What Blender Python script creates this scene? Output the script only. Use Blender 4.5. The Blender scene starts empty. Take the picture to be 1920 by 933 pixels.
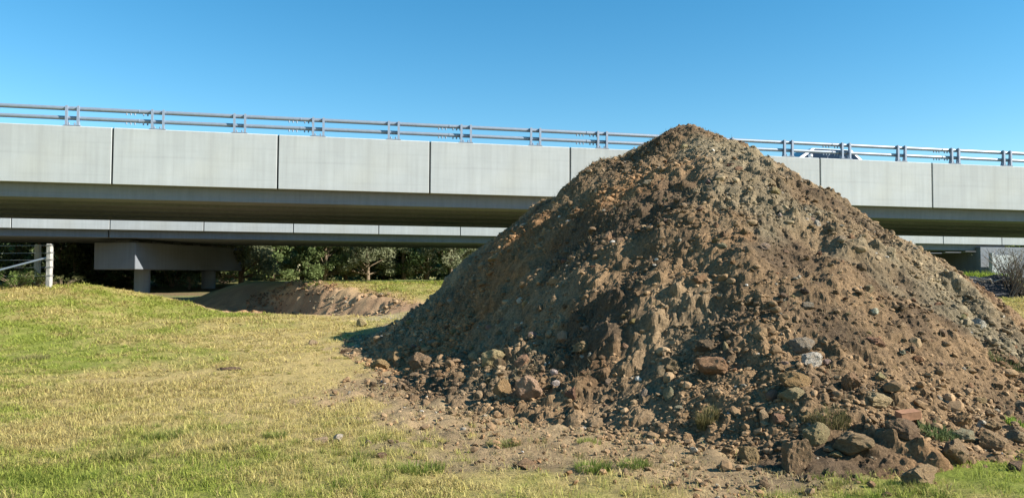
import bpy, bmesh, math, random
import numpy as np
from mathutils import Vector, Matrix, noise as mnoise

S = bpy.context.scene
COL = S.collection
R = math.radians
rng = np.random.default_rng(7)
random.seed(7)

# ------------------------------------------------------------------ camera
F_PX, CX, CY, EYE = 1450.0, 960.0, 466.5, 1.6
PITCH = math.atan(53.5 / F_PX)
cam = bpy.data.cameras.new('camera')
cam.sensor_width = 36.0
cam.lens = F_PX / 1920 * 36
cam.clip_start = 0.1
cam.clip_end = 6000
camo = bpy.data.objects.new('camera', cam)
camo.location = (0, 0, EYE)
camo.rotation_euler = (math.pi / 2 + PITCH, 0, 0)
COL.objects.link(camo)
S.camera = camo

# ------------------------------------------------------------------ sky, sun, exposure
SUN_EL, SUN_AZ = R(32), R(-15)          # azimuth from +X towards +Y
sdir = Vector((math.cos(SUN_AZ) * math.cos(SUN_EL), math.sin(SUN_AZ) * math.cos(SUN_EL), math.sin(SUN_EL)))
W = bpy.data.worlds.new('World')
S.world = W
W.use_nodes = True
wn = W.node_tree
wn.nodes.clear()
out = wn.nodes.new('ShaderNodeOutputWorld')
bg = wn.nodes.new('ShaderNodeBackground')
sky = wn.nodes.new('ShaderNodeTexSky')
sky.sky_type = 'NISHITA'
sky.sun_disc = False
sky.sun_elevation = SUN_EL
sky.sun_rotation = math.pi / 2 - SUN_AZ
sky.altitude = 0
sky.air_density = 1.0
sky.dust_density = 0.0
sky.ozone_density = 2.0
hs = wn.nodes.new('ShaderNodeHueSaturation')
hs.inputs['Saturation'].default_value = 1.38
hs.inputs['Hue'].default_value = 0.488
wn.links.new(sky.outputs[0], hs.inputs['Color'])
wn.links.new(hs.outputs[0], bg.inputs['Color'])
bg.inputs['Strength'].default_value = 0.08
wn.links.new(bg.outputs[0], out.inputs['Surface'])
sl = bpy.data.lights.new('sun', 'SUN')
sl.energy = 5.0
sl.angle = R(0.5)
sl.color = (1.0, 0.95, 0.86)
so = bpy.data.objects.new('sun', sl)
so.rotation_euler = sdir.to_track_quat('Z', 'Y').to_euler()
so.location = (30, -20, 40)
COL.objects.link(so)
vs = S.view_settings
vs.view_transform = 'Standard'
vs.look = 'None'
vs.gamma = 1
vs.use_curve_mapping = False
vs.exposure = 1.16

# ------------------------------------------------------------------ noise (numpy)
def _h(ix, iy, s):
    n = (ix.astype(np.int64) * 374761393 + iy.astype(np.int64) * 668265263 + s * 974634777) & 0xffffffff
    n = ((n ^ (n >> 13)) * 1274126177) & 0xffffffff
    n = ((n ^ (n >> 15)) * 2246822519) & 0xffffffff
    return ((n ^ (n >> 16)) & 0xffffff) / float(0xffffff)

def vn(x, y, s=0):
    x = np.asarray(x, float); y = np.asarray(y, float)
    ix = np.floor(x); iy = np.floor(y)
    fx = x - ix; fy = y - iy
    ux = fx * fx * fx * (fx * (fx * 6 - 15) + 10); uy = fy * fy * fy * (fy * (fy * 6 - 15) + 10)
    a = _h(ix, iy, s); b = _h(ix + 1, iy, s); c = _h(ix, iy + 1, s); d = _h(ix + 1, iy + 1, s)
    return (a + (b - a) * ux) * (1 - uy) + (c + (d - c) * ux) * uy

def fbm(x, y, s=0, o=4, g=0.5):
    t = 0; a = 1; n = 0
    c, sn = math.cos(0.6), math.sin(0.6)
    for k in range(o):
        t = t + a * (vn(x, y, s + k * 17) * 2 - 1); n += a
        a *= g
        x, y = (x * c - y * sn) * 2.03 + 11.3, (x * sn + y * c) * 2.03 - 4.7
    return t / n

def clods(x, y, cell, s, keep=0.6):
    """rounded lumps scattered one to a jittered cell"""
    x = x / cell; y = y / cell
    ix = np.floor(x); iy = np.floor(y)
    best = np.zeros_like(x)
    for dx in (-1, 0, 1):
        for dy in (-1, 0, 1):
            jx = ix + dx; jy = iy + dy
            cx = jx + _h(jx, jy, s); cy = jy + _h(jx, jy, s + 1)
            r = 0.16 + 0.5 * _h(jx, jy, s + 2) ** 2
            an = _h(jx, jy, s + 4) * 6.28
            ex = 0.7 + 0.6 * _h(jx, jy, s + 5)
            ddx = x - cx; ddy = y - cy
            p = (ddx * np.cos(an) + ddy * np.sin(an)) * ex
            q = (-ddx * np.sin(an) + ddy * np.cos(an)) / ex
            dd = np.maximum(0, 1 - (p * p + q * q) / (r * r)); hh = .85 * r * dd * (1.6 - .6 * dd)
            best = np.maximum(best, np.where(_h(jx, jy, s + 3) < keep, hh, 0))
    return best * cell

def ss(a, b, x):
    t = np.clip((x - a) / (b - a), 0, 1)
    return t * t * (3 - 2 * t)

def lerp(a, b, t):
    return a + (b - a) * t

# ------------------------------------------------------------------ shape of the land
EDGE = [(30, 25.5), (9, 25), (3.5, 23.5), (-1.6, 22.0), (-3.2, 22.8), (-4.8, 24.2), (-6.0, 25.2), (-7.0, 26.6), (-8.1, 28.3), (-9.5, 30.0), (-10.8, 32), (-11.6, 36), (-12, 60)]
RIMX = [-60, -14, -11.4, -10.2, -8.3, -5.7, -3.7, -2.6]
RIMY = [25.2, 25.0, 24.9, 24.6, 22.5, 21.9, 21.7, 22.2]

def edge_dist(x, y):
    best = np.full(np.shape(x), 1e9); sg = np.ones(np.shape(x))
    for (ax, ay), (bx, by) in zip(EDGE[:-1], EDGE[1:]):
        ex, ey = bx - ax, by - ay
        t = np.clip(((x - ax) * ex + (y - ay) * ey) / (ex * ex + ey * ey), 0, 1)
        dx = x - ax - t * ex; dy = y - ay - t * ey
        d = np.hypot(dx, dy)
        s = np.sign(ex * dy - ey * dx)
        up = d < best - 1e-9
        best = np.where(up, d, best); sg = np.where(up, s, sg)
    return best * -sg

def land(x, y, fine=True):
    x = np.asarray(x, float); y = np.asarray(y, float)
    a = 0.5 + 0.41 * ss(-9.2, -13.6, x) + 0.4 * ss(6, 12, x)
    z0 = a * np.clip((y - 10) / 11, 0, 1.35) ** 1.3
    yr = np.interp(x, RIMX, RIMY)
    zlow = 0.0 + 0.72 * ss(28, 40, y) + 0.12 * fbm(x * .3, y * .3, 5)
    z = lerp(z0, zlow, ss(-0.1, 1.3, y - yr + 0.25 * fbm(x, y, 3, 2)))
    d = edge_dist(x, y) + 0.14 * fbm(x * .8, y * .8, 9, 3)
    btop = 0.62 + 0.8 * ss(20.8, 26.5, y)
    wl = 2.6 * ss(-8.0, -10.5, x)
    z = lerp(z, btop, 0.65 * ss(-1.9 - wl, 0.3, d) + 0.35 * ss(-1.0 - wl, 0.05, d))
    z = lerp(z, 1.40, ss(48, 61, y))
    z = z + ss(110, 700, y) * 4.0
    if fine:
        z = z + 0.05 * fbm(x * .5, y * .5, 21, 3) + 0.022 * fbm(x * 2.6, y * 2.6, 22, 3)
    return z

# the heap: distance from its top measured against a foot that varies round it
AX, AY, AH = 3.69, 16.2, 4.74
PHI = np.radians([-180, -149, -122, -110.6, -102.6, -96, -82, -45, 0, 60, 90, 130, 180])
RAD = np.array([6.75, 6.4, 7.8, 8.15, 8.6, 9.1, 8.7, 7.0, 6.3, 6.3, 7.0, 7.2, 6.75])
PS = np.array([0, .03, .08, .17, .3, .45, .57, .67, .8, .88, 1.0, 1.08, 1.3])
PZ = np.array([.995, .99, .962, .895, .78, .64, .51, .395, .225, .13, .02, -.03, -.2])
LUMPS = []      # (x, y, radius, height) filled in below

def heap_s(x, y):
    dx = x - AX; dy = y - AY
    r = np.hypot(dx, dy)
    return r / np.interp(np.arctan2(dy, dx), PHI, RAD), r

def heap(x, y, detail=2):
    s, r = heap_s(x, y)
    w = 0.06 * fbm(x * .35, y * .35, 31, 3) * ss(.5, 2.5, r)
    z = AH * np.interp(s * (1 + w), PS, PZ)
    for lx, ly, lr, lh in LUMPS:
        z = z + lh * np.exp(-((x - lx) ** 2 + (y - ly) ** 2) / (lr * lr))
    if detail >= .5:
        k = ss(0, .9, r) * (0.35 + 0.65 * ss(1.05, .8, s))
        rid = 1 - np.abs(fbm(x * .75, y * .75, 41, 3))
        z = z + k * (0.16 * fbm(x * .55, y * .55, 42, 3) + 0.11 * (rid - .75) + 0.12 * fbm(x * 1.7, y * 1.7, 43, 3))
        # broken crumbs lie thicker in some patches
        pz = ss(-.25, .35, fbm(x * .6 + 3, y * .6, 44, 2))
    if detail >= 1:
        z = z + ss(.3, 2.2, r) * (0.18 * clods(x, y, .85, 55, .45) + 0.34 * clods(x, y, .46, 50, .45)) * (.3 + .7 * pz)
    if detail >= 2:
        z = z + ss(0, 1.2, r) * 0.5 * clods(x, y, .27, 60, .6) * (.35 + .65 * pz) + 0.75 * clods(x, y, .13, 70, .75) * (.6 + .4 * pz) + 0.6 * clods(x, y, .075, 75, .8)
        z = z + 0.035 * fbm(x * 5, y * 5, 80, 3)
    return z

def top(x, y):
    return np.maximum(land(x, y), heap(x, y, 1))

def ray(px, py):
    xi = (px - CX) / F_PX; et = (CY - py) / F_PX
    return xi, math.cos(PITCH) - et * math.sin(PITCH), math.sin(PITCH) + et * math.cos(PITCH)

def hit(px, py, fn=None, a=4.5, b=60):
    """where the line of sight through a spot of the photograph meets the land or the heap"""
    dx, dy, dz = ray(px, py)
    t = np.arange(a, b, 0.02)
    x, y, z = t * dx, t * dy, EYE + t * dz
    g = (fn or top)(x, y)
    k = np.nonzero(z < g)[0]
    i = int(k[0]) if len(k) else len(t) - 1
    return float(x[i]), float(y[i]), float(g[i])

def at(px, py, depth):
    dx, dy, dz = ray(px, py)
    return Vector((dx / dy * depth, depth, EYE + dz / dy * depth))

_b = lambda x, y: np.maximum(land(x, y, False), heap(x, y, 0))
for px, py, lr, lh in [(1195, 300, .5, -.16), (1115, 335, .5, .22), (1062, 352, .4, .14), (1265, 262, .4, .1), (1010, 425, .5, .18), (940, 490, .5, .22), (1060, 470, .4, -.15),
                       (1310, 430, .6, .16), (1240, 480, .5, -.14), (1395, 520, .55, .14), (1130, 560, .6, -.06), (1000, 590, .6, .08), (1185, 640, .7, .05),
                       (870, 610, .9, -.26), (800, 600, .6, -.12), (1090, 690, .6, -.04), (1480, 720, .6, .12), (1600, 760, .6, .12), (1250, 560, .5, .1), (1720, 640, .6, .1),
                       (1580, 660, .4, -.1), (900, 560, .6, -.1), (1350, 640, .5, .08)]:
    x, y, z = hit(px, py, _b)
    LUMPS.append((x, y, lr, lh))
LUMPS += [(5.3, 14.2, .9, -.24), (6.4, 13.1, 1.0, -.22), (5.9, 16.0, 1.0, -.16), (7.3, 14.6, 1.0, -.12), (1.25, 15.5, .45, .14), (3.7, 16.2, .6, .06)]

# ------------------------------------------------------------------ helpers: objects
def link(o, parent=None, **kw):
    COL.objects.link(o)
    if parent: o.parent = parent
    for k, v in kw.items(): o[k] = v
    return o

def raw_mesh(name, V, faces, mat, col=None, smooth=False):
    """faces: (n,3) or (n,4) array, or a list of such arrays"""
    me = bpy.data.meshes.new(name)
    if not isinstance(faces, list): faces = [faces]
    V = np.ascontiguousarray(V, dtype=np.float32)
    me.vertices.add(len(V)); me.vertices.foreach_set('co', V.ravel())
    li = np.concatenate([f.ravel() for f in faces]).astype(np.int32)
    tot = np.concatenate([np.full(len(f), f.shape[1], np.int32) for f in faces])
    me.loops.add(len(li)); me.loops.foreach_set('vertex_index', li)
    me.polygons.add(len(tot))
    me.polygons.foreach_set('loop_start', np.concatenate([[0], np.cumsum(tot)[:-1]]).astype(np.int32))
    me.update(calc_edges=True)
    me.polygons.foreach_set('use_smooth', np.full(len(tot), smooth))
    if col is not None:
        at_ = me.color_attributes.new('Col', 'FLOAT_COLOR', 'POINT')
        c = np.ones((len(V), 4), np.float32); c[:, :3] = col
        at_.data.foreach_set('color', c.ravel())
    if mat: me.materials.append(mat)
    return me

def obj(name, me, parent=None, loc=None, rot=None, **kw):
    o = bpy.data.objects.new(name, me)
    if loc is not None: o.location = loc
    if rot is not None: o.rotation_euler = rot
    return link(o, parent, **kw)

def empty(name, loc, label, category, group=None, rot=(0, 0, 0)):
    o = bpy.data.objects.new(name, None)
    o.empty_display_size = .3
    o.location = loc; o.rotation_euler = rot
    link(o, label=label, category=category)
    if group: o['group'] = group
    return o

def bm_mesh(name, bm, mat, smooth=False):
    me = bpy.data.meshes.new(name)
    bmesh.ops.recalc_face_normals(bm, faces=bm.faces)
    bm.to_mesh(me); bm.free()
    if smooth: me.polygons.foreach_set('use_smooth', np.full(len(me.polygons), True))
    if mat: me.materials.append(mat)
    return me

def bm_box(bm, lo, hi, bevel=0.0):
    vs_ = bmesh.ops.create_cube(bm, size=1.0)['verts']
    for v in vs_:
        v.co = Vector([lo[i] + (v.co[i] + .5) * (hi[i] - lo[i]) for i in range(3)])
    if bevel:
        es = list({e for v in vs_ for e in v.link_edges})
        bmesh.ops.bevel(bm, geom=es, offset=bevel, segments=1, affect='EDGES')

def box(name, lo, hi, mat, bevel=0.0):
    bm = bmesh.new(); bm_box(bm, lo, hi, bevel)
    return bm_mesh(name, bm, mat)

def bm_prism(bm, pts, axis_a, axis_b):
    """polygon pts (2D) swept from axis_a(p) to axis_b(p) (functions to 3D)"""
    A = [bm.verts.new(axis_a(p)) for p in pts]; B = [bm.verts.new(axis_b(p)) for p in pts]
    n = len(pts)
    bm.faces.new(A[::-1]); bm.faces.new(B)
    for i in range(n):
        bm.faces.new([A[i], A[(i + 1) % n], B[(i + 1) % n], B[i]])

def bm_tube(bm, pts, rad, n=6, cap=True):
    rings = []
    for i, p in enumerate(pts):
        p = Vector(p)
        d = Vector(pts[min(i + 1, len(pts) - 1)]) - Vector(pts[max(i - 1, 0)])
        d.normalize()
        u = d.cross(Vector((0.13, 0.21, 1)) if abs(d.z) < .9 else Vector((1, .1, 0))).normalized()
        w = d.cross(u)
        r = rad[i] if isinstance(rad, (list, tuple)) else rad
        rings.append([bm.verts.new(p + (u * math.cos(k * 2 * math.pi / n) + w * math.sin(k * 2 * math.pi / n)) * r) for k in range(n)])
    for a, b in zip(rings[:-1], rings[1:]):
        for k in range(n):
            bm.faces.new([a[k], a[(k + 1) % n], b[(k + 1) % n], b[k]])
    if cap:
        bm.faces.new([bm.verts.new(v.co) for v in rings[0]][::-1]); bm.faces.new([bm.verts.new(v.co) for v in rings[-1]])

# ------------------------------------------------------------------ materials
def mat(name, rough=0.9, spec=0.3):
    m = bpy.data.materials.new(name); m.use_nodes = True
    nt = m.node_tree
    b = nt.nodes['Principled BSDF']
    b.inputs['Roughness'].default_value = rough
    b.inputs['Specular IOR Level'].default_value = spec
    return m, nt, b

def nd(nt, t, **kw):
    n = nt.nodes.new(t)
    for k, v in kw.items():
        if k in n.inputs: n.inputs[k].default_value = v
        else: setattr(n, k, v)
    return n

def noise_tex(nt, scale, detail=4, rough=.6, coord='Object', stretch=None):
    tc = nd(nt, 'ShaderNodeTexCoord')
    src = tc.outputs[coord]
    if stretch:
        mp = nd(nt, 'ShaderNodeMapping'); mp.inputs['Scale'].default_value = stretch
        nt.links.new(src, mp.inputs['Vector']); src = mp.outputs[0]
    n = nd(nt, 'ShaderNodeTexNoise', Scale=scale, Detail=detail, Roughness=rough)
    nt.links.new(src, n.inputs['Vector'])
    return n.outputs['Fac']

def rangemap(nt, src, a, b, c, d):
    n = nd(nt, 'ShaderNodeMapRange')
    for i, v in zip((1, 2, 3, 4), (a, b, c, d)): n.inputs[i].default_value = v
    nt.links.new(src, n.inputs[0])
    return n.outputs[0]

def mixc(nt, fac, a, b, mode='MIX'):
    n = nd(nt, 'ShaderNodeMix', data_type='RGBA', blend_type=mode)
    for sock, v in ((n.inputs[0], fac), (n.inputs[6], a), (n.inputs[7], b)):
        if hasattr(v, 'is_linked') or hasattr(v, 'links'): nt.links.new(v, sock)
        elif isinstance(v, (int, float)): sock.default_value = v
        else: sock.default_value = (*v, 1)
    return n.outputs[2]

def bump(nt, b, src, strength, dist):
    n = nd(nt, 'ShaderNodeBump', Strength=strength, Distance=dist)
    nt.links.new(src, n.inputs['Height'])
    nt.links.new(n.outputs[0], b.inputs['Normal'])
    return n

def attr_col(nt, name='Col'):
    a = nd(nt, 'ShaderNodeAttribute', attribute_name=name)
    return a.outputs['Color']

def scaled(nt, col, fac):
    n = nd(nt, 'ShaderNodeVectorMath', operation='SCALE')
    nt.links.new(col, n.inputs[0]); nt.links.new(fac, n.inputs['Scale'])
    return n.outputs[0]

def mat_earth(name, grain, bscale, bdist, lo=.65, hi=1.35):
    m, nt, b = mat(name, 1.0, .1)
    c = attr_col(nt)
    f = rangemap(nt, noise_tex(nt, grain, 6, .7), .3, .7, lo, hi)
    nt.links.new(scaled(nt, c, f), b.inputs['Base Color'])
    bump(nt, b, noise_tex(nt, bscale, 9, .8), 1.0, bdist)
    return m

M_heap = mat_earth('loose_earth', 30, 22, .05, .5, 1.55)
M_ground = mat_earth('ground_earth', 24, 26, .025, .7, 1.32)
M_pebble = mat_earth('pebble', 60, 60, .006, .75, 1.25)

def mat_rock():
    m, nt, b = mat('rock', 1.0, .12)
    oi = nd(nt, 'ShaderNodeObjectInfo')
    f = rangemap(nt, noise_tex(nt, 5, 7, .7), .3, .7, .62, 1.4)
    c = scaled(nt, oi.outputs['Color'], f)
    crust = rangemap(nt, noise_tex(nt, 2.2, 5, .65), .44, .62, 0, .45)
    c2 = mixc(nt, crust, c, (.34, .225, .125))
    nt.links.new(c2, b.inputs['Base Color'])
    bump(nt, b, noise_tex(nt, 7, 9, .8), 1.0, .12)
    return m
M_rock = mat_rock()

def mat_leafy(name, trans=.25):
    m, nt, b = mat(name, .75, .15)
    c = attr_col(nt)
    nt.links.new(c, b.inputs['Base Color'])
    t = nd(nt, 'ShaderNodeBsdfTranslucent')
    nt.links.new(c, t.inputs['Color'])
    mx = nd(nt, 'ShaderNodeMixShader', Fac=trans)
    nt.links.new(b.outputs[0], mx.inputs[1]); nt.links.new(t.outputs[0], mx.inputs[2])
    nt.links.new(mx.outputs[0], nt.nodes['Material Output'].inputs['Surface'])
    return m
M_grass = mat_leafy('grass_blades', .35)
M_leaf = mat_leafy('leaves', .5)
M_straw = mat_leafy('dry_straw', .2)

def mat_concrete(name, base, streak=1.0, rough=.85):
    m, nt, b = mat(name, rough, .25)
    oi = nd(nt, 'ShaderNodeObjectInfo')
    a = rangemap(nt, noise_tex(nt, .9, 5, .6), .3, .7, .93, 1.06)
    v = rangemap(nt, noise_tex(nt, 3.0, 5, .65, stretch=(2.2, 2.2, .12)), .35, .75, 1.03, 1 - .10 * streak)
    h = rangemap(nt, noise_tex(nt, 2.0, 4, .6, stretch=(.12, .12, 5)), .5, .75, 1.0, 1 - .07 * streak)
    g = rangemap(nt, noise_tex(nt, 70, 3, .7), .3, .7, .95, 1.05)
    r = rangemap(nt, oi.outputs['Random'], 0, 1, .95, 1.04)
    f = a
    for k in (v, h, g, r):
        mu = nd(nt, 'ShaderNodeMath', operation='MULTIPLY')
        nt.links.new(f, mu.inputs[0]); nt.links.new(k, mu.inputs[1]); f = mu.outputs[0]
    rgb = nd(nt, 'ShaderNodeRGB'); rgb.outputs[0].default_value = (*base, 1)
    warm = rangemap(nt, noise_tex(nt, .6, 3, .5), .5, .72, 0, .35)
    c = mixc(nt, warm, rgb.outputs[0], (base[0] * 1.02, base[1] * .97, base[2] * .86))
    nt.links.new(scaled(nt, c, f), b.inputs['Base Color'])
    bump(nt, b, noise_tex(nt, 120, 4, .7), .15, .004)
    return m
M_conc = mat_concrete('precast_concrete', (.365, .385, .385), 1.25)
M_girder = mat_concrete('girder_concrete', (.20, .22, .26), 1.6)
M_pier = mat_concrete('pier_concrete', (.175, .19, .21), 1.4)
M_seal = mat('joint_sealant', .9, .1)[0]; M_seal.node_tree.nodes['Principled BSDF'].inputs['Base Color'].default_value = (.05, .05, .05, 1)
M_asph = mat('asphalt', .95, .1)[0]; M_asph.node_tree.nodes['Principled BSDF'].inputs['Base Color'].default_value = (.05, .05, .05, 1)

def mat_plain(name, c, rough=.6, spec=.3, metal=0.0, var=.12, scale=8):
    m, nt, b = mat(name, rough, spec)
    b.inputs['Metallic'].default_value = metal
    rgb = nd(nt, 'ShaderNodeRGB'); rgb.outputs[0].default_value = (*c, 1)
    f = rangemap(nt, noise_tex(nt, scale, 5, .65), .3, .7, 1 - var, 1 + var)
    nt.links.new(scaled(nt, rgb.outputs[0], f), b.inputs['Base Color'])
    return m
M_galv = mat_plain('galvanised_steel', (.24, .285, .345), .42, .5, .3, .08)
M_galvd = mat_plain('galvanised_plate', (.23, .28, .36), .55, .4, .1, .1)
M_bark = mat_plain('bark', (.20, .15, .10), .95, .1, 0, .4, 14)
M_post = mat_plain('weathered_post', (.38, .36, .33), .95, .1, 0, .3, 20)
M_wire = mat_plain('fence_wire', (.30, .31, .32), .5, .4, .6)
M_paint = mat_plain('white_car_paint', (.75, .76, .78), .25, .5, 0, .02)
M_glass = mat_plain('dark_car_glass', (.015, .02, .03), .06, .6, 0, .02)
M_rubber = mat_plain('tyre_rubber', (.03, .03, .03), .85, .2)
M_alloy = mat_plain('alloy', (.5, .5, .52), .35, .5, .7)
M_lamp = mat_plain('lamp_lens', (.5, .08, .06), .2, .5)
M_plast = mat_plain('black_plastic_sheet', (.03, .031, .034), .75, .3, 0, .3, 4)
M_brick = mat_plain('brick_clay', (.32, .17, .10), .95, .1, 0, .25, 30)

# ------------------------------------------------------------------ ground
def axis(parts):
    return np.concatenate([np.arange(a, b, s) for a, b, s in parts])

def grid_faces(nx, ny):
    i = np.arange(nx - 1)[None, :] + nx * np.arange(ny - 1)[:, None]
    return np.stack([i, i + 1, i + 1 + nx, i + nx], -1).reshape(-1, 4)

def foot_dirt(x, y):
    """how bare the soil is: scuffed apron round the heap's foot, thinning outwards"""
    s, r = heap_s(x, y)
    wd = np.interp(np.arctan2(y - AY, x - AX), np.radians([-180, -150, -128, -112, -104, -97, -90, -82, -60, 180]),
                   [1.03, 1.10, 1.20, 1.26, 1.25, 1.12, 1.0, .99, 1.0, 1.03])
    n = fbm(x * 1.1, y * 1.1, 90, 4) * .13 + fbm(x * 5, y * 5, 91, 2) * .05
    return ss(wd + .07, wd - .03, s + n)

def dryness(x, y):
    n = .30 + .7 * fbm(x * .35, y * .35, 95, 3) + .35 * fbm(x * 1.6, y * 1.6, 96, 3)
    s, r = heap_s(x, y)
    n = n + .6 * ss(2.0, 1.15, s)
    n = n + .3 * fbm(x * 5, y * 5, 94, 2) + .10 - .14 * ss(9.5, 5.5, y) - .5 * ss(1.5, 3.0, x) * ss(8.5, 6.5, y) + .12 * ss(12, 20, y) - .25 * ss(22, 26, y) * ss(-6, -1, x)
    # a greener strip by the left edge of the lawn
    n = n - .55 * np.exp(-((x + 5.6) ** 2 / 1.2 + (y - 9.2) ** 2 / .5))
    return np.clip(n, 0, 1)

C = lambda *a: np.array(a)
def soil_col(x, y):
    a = fbm(x * .9, y * .9, 100, 4)[:, None]; b = fbm(x * .45 + 9, y * .45, 101, 3)[:, None]
    c = lerp(C(.242, .157, .086), C(.122, .083, .051), ss(-.3, .3, a))
    return lerp(c, C(.268, .19, .112), .75 * ss(.05, .5, b))

def ground_col(x, y):
    d = foot_dirt(x, y)[:, None]
    dr = dryness(x, y)[:, None]
    turf = lerp(C(.17, .195, .035), C(.35, .265, .11), dr)
    c = lerp(turf, lerp(soil_col(x, y) * 1.1, C(.33, .245, .135), .45) * (1 + .3 * fbm(x * 6, y * 6, 93, 3))[:, None], d)
    # bare cut bank and low ground behind the lawn
    yr = np.interp(x, RIMX, RIMY)
    e = edge_dist(x, y)
    bare = (ss(-.2, .2, y - yr) * ss(.35 + .8, -.2, e + .5 * fbm(x * 2, y * 2, 97, 3)) * ss(33, 29, y))[:, None]
    c = lerp(c, lerp(C(.42, .275, .155), C(.30, .19, .11), ss(-.3, .3, fbm(x * 2, y * 2, 98, 3))[:, None]), bare)
    pale = (np.exp(-((x + 2.9) / 1.3) ** 2 - ((y - 21.2) / .7) ** 2))[:, None]
    c = lerp(c, C(.34, .28, .2), .8 * pale)
    far = (ss(27, 30, y) * ss(-1, .5, e))[:, None]
    c = lerp(c, lerp(C(.11, .15, .035), C(.2, .19, .07), ss(-.3, .4, fbm(x * .4, y * .4, 99, 3))[:, None]), far)
    low = (ss(31, 36, y) * ss(0, -1, e) * ss(62, 56, y))[:, None]
    c = lerp(c, lerp(C(.17, .115, .06), C(.16, .155, .06), ss(-.2, .3, fbm(x * .5, y * .9, 89, 3))[:, None]), low)
    return c

gx = axis([(-700, -100, 60), (-100, -30, 7), (-30, -16, .6), (-16, -12, .16), (-12, 9, .065), (9, 17, .2), (17, 40, 1.5), (40, 120, 8), (120, 700.1, 58)])
gy = axis([(-40, 4, 4), (4, 5.4, .3), (5.4, 12, .055), (12, 20, .085), (20, 28, .085), (28, 40, .5), (40, 80, 1.5), (80, 200, 12), (200, 2600.1, 150)])
X, Y = np.meshgrid(gx, gy)
x, y = X.ravel(), Y.ravel()
z = land(x, y)
fd = foot_dirt(x, y)
near = ss(26, 22, y) * ss(-14, -11, x) * ss(9, 8, x)
z = z + near * ((.45 * clods(x, y, .22, 110, .4) + .5 * clods(x, y, .11, 114, .5)) * fd + .02 * fbm(x * 7, y * 7, 111, 3) * (.6 + .8 * fd) + .03 * np.maximum(0, fbm(x * 3.2, y * 3.2, 116, 3)) * (1 - fd))
bankm = ss(19.5, 20.5, y) * ss(29, 27, y) * ss(.8, -.2, edge_dist(x, y)) * ss(-.1, .8, y - np.interp(x, RIMX, RIMY))
z = z + bankm * (.05 * fbm(x * 1.6, y * 1.6, 112, 4) + .06 * fbm(x * 4, y * 4, 113, 4) + .6 * clods(x, y, .3, 115, .4))
# under the heap the soil lies a little lower
s_, r_ = heap_s(x, y)
z = np.where(s_ < .86, z - .25 * ss(.86, .7, s_), z)
me = raw_mesh('ground', np.stack([x, y, z], 1), grid_faces(len(gx), len(gy)), M_ground, ground_col(x, y), True)
obj('ground', me, kind='structure')

# ------------------------------------------------------------------ the heap
hx = axis([(-5.2, 12.6, .026)])
hy = axis([(6.0, 16.6, .026), (16.6, 25.5, .16)])
X, Y = np.meshgrid(hx, hy)
x, y = X.ravel(), Y.ravel()
s_, r_ = heap_s(x, y)
z = heap(x, y, 2)
g0 = land(x, y)
keep_v = (s_ < 1.14) & (z > g0 - .12)
F = grid_faces(len(hx), len(hy))
F = F[keep_v[F].all(1)]
used = np.zeros(len(x), bool); used[F.ravel()] = True
remap = np.cumsum(used) - 1

def heap_col(x, y):
    c = soil_col(x, y)
    a = fbm(x * .55 + 4, y * .55, 120, 4)[:, None]
    c = lerp(c, C(.27, .14, .062), .6 * ss(.1, .5, a))                  # rusty earth
    b = fbm(x * .5 - 7, y * .5 + 2, 121, 4)[:, None]
    c = lerp(c, C(.225, .185, .118), .75 * ss(0, .4, b))                  # greyer subsoil
    red = (np.exp(-((x - 9.2) / 1.4) ** 2 - ((y - 15.2) / 2.2) ** 2))[:, None]
    c = lerp(c, C(.21, .10, .05), .7 * red)
    f = fbm(x * 5, y * 5, 122, 3)[:, None]
    return c * (1 + .28 * f)

z1 = heap(x, y, .5)
dl = z - z1
hr = np.hypot(x - AX, y - AY) + 1e-6
tl = .56 * ss(.2, 1.0, hr)
V = np.stack([x + tl * (x - AX) / hr * dl, y + tl * (y - AY) / hr * dl, z1 + .83 * dl], 1)[used]
me = raw_mesh('dirt_mound', V, remap[F], M_heap, heap_col(V[:, 0], V[:, 1]), False)
mound = obj('dirt_mound', me, label='tall heap of loose brown dirt and stones in front of the bridge', category='dirt mound')

# ------------------------------------------------------------------ stone shapes
def ico(sub):
    bm = bmesh.new(); bmesh.ops.create_icosphere(bm, subdivisions=sub, radius=1.0)
    v = np.array([q.co[:] for q in bm.verts]); f = np.array([[q.index for q in p.verts] for p in bm.faces]); bm.free()
    return v, f
ICO = {k: ico(k) for k in (1, 2, 3, 4)}

def stone(sub, seed, cuts=7, rough=.12, freq=1.6):
    v, f = ICO[sub]; v = v.copy()
    rs = np.random.default_rng(seed)
    for _ in range(cuts):
        n = rs.normal(size=3); n /= np.linalg.norm(n)
        d = rs.uniform(.52, .83)
        v -= n * np.maximum(0, v @ n - d)[:, None]
    off = rs.uniform(-50, 50, 3)
    if rough:
        w = np.array([mnoise.fractal(Vector(p * freq + off), 0.9, 2.1, 4) for p in v])
        w2 = np.array([mnoise.noise(Vector(p * freq * 3.4 - off)) for p in v])
        v *= (1 + rough * w + rough * .35 * w2)[:, None]
    v /= np.abs(v).max(0)
    return v, f

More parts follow.
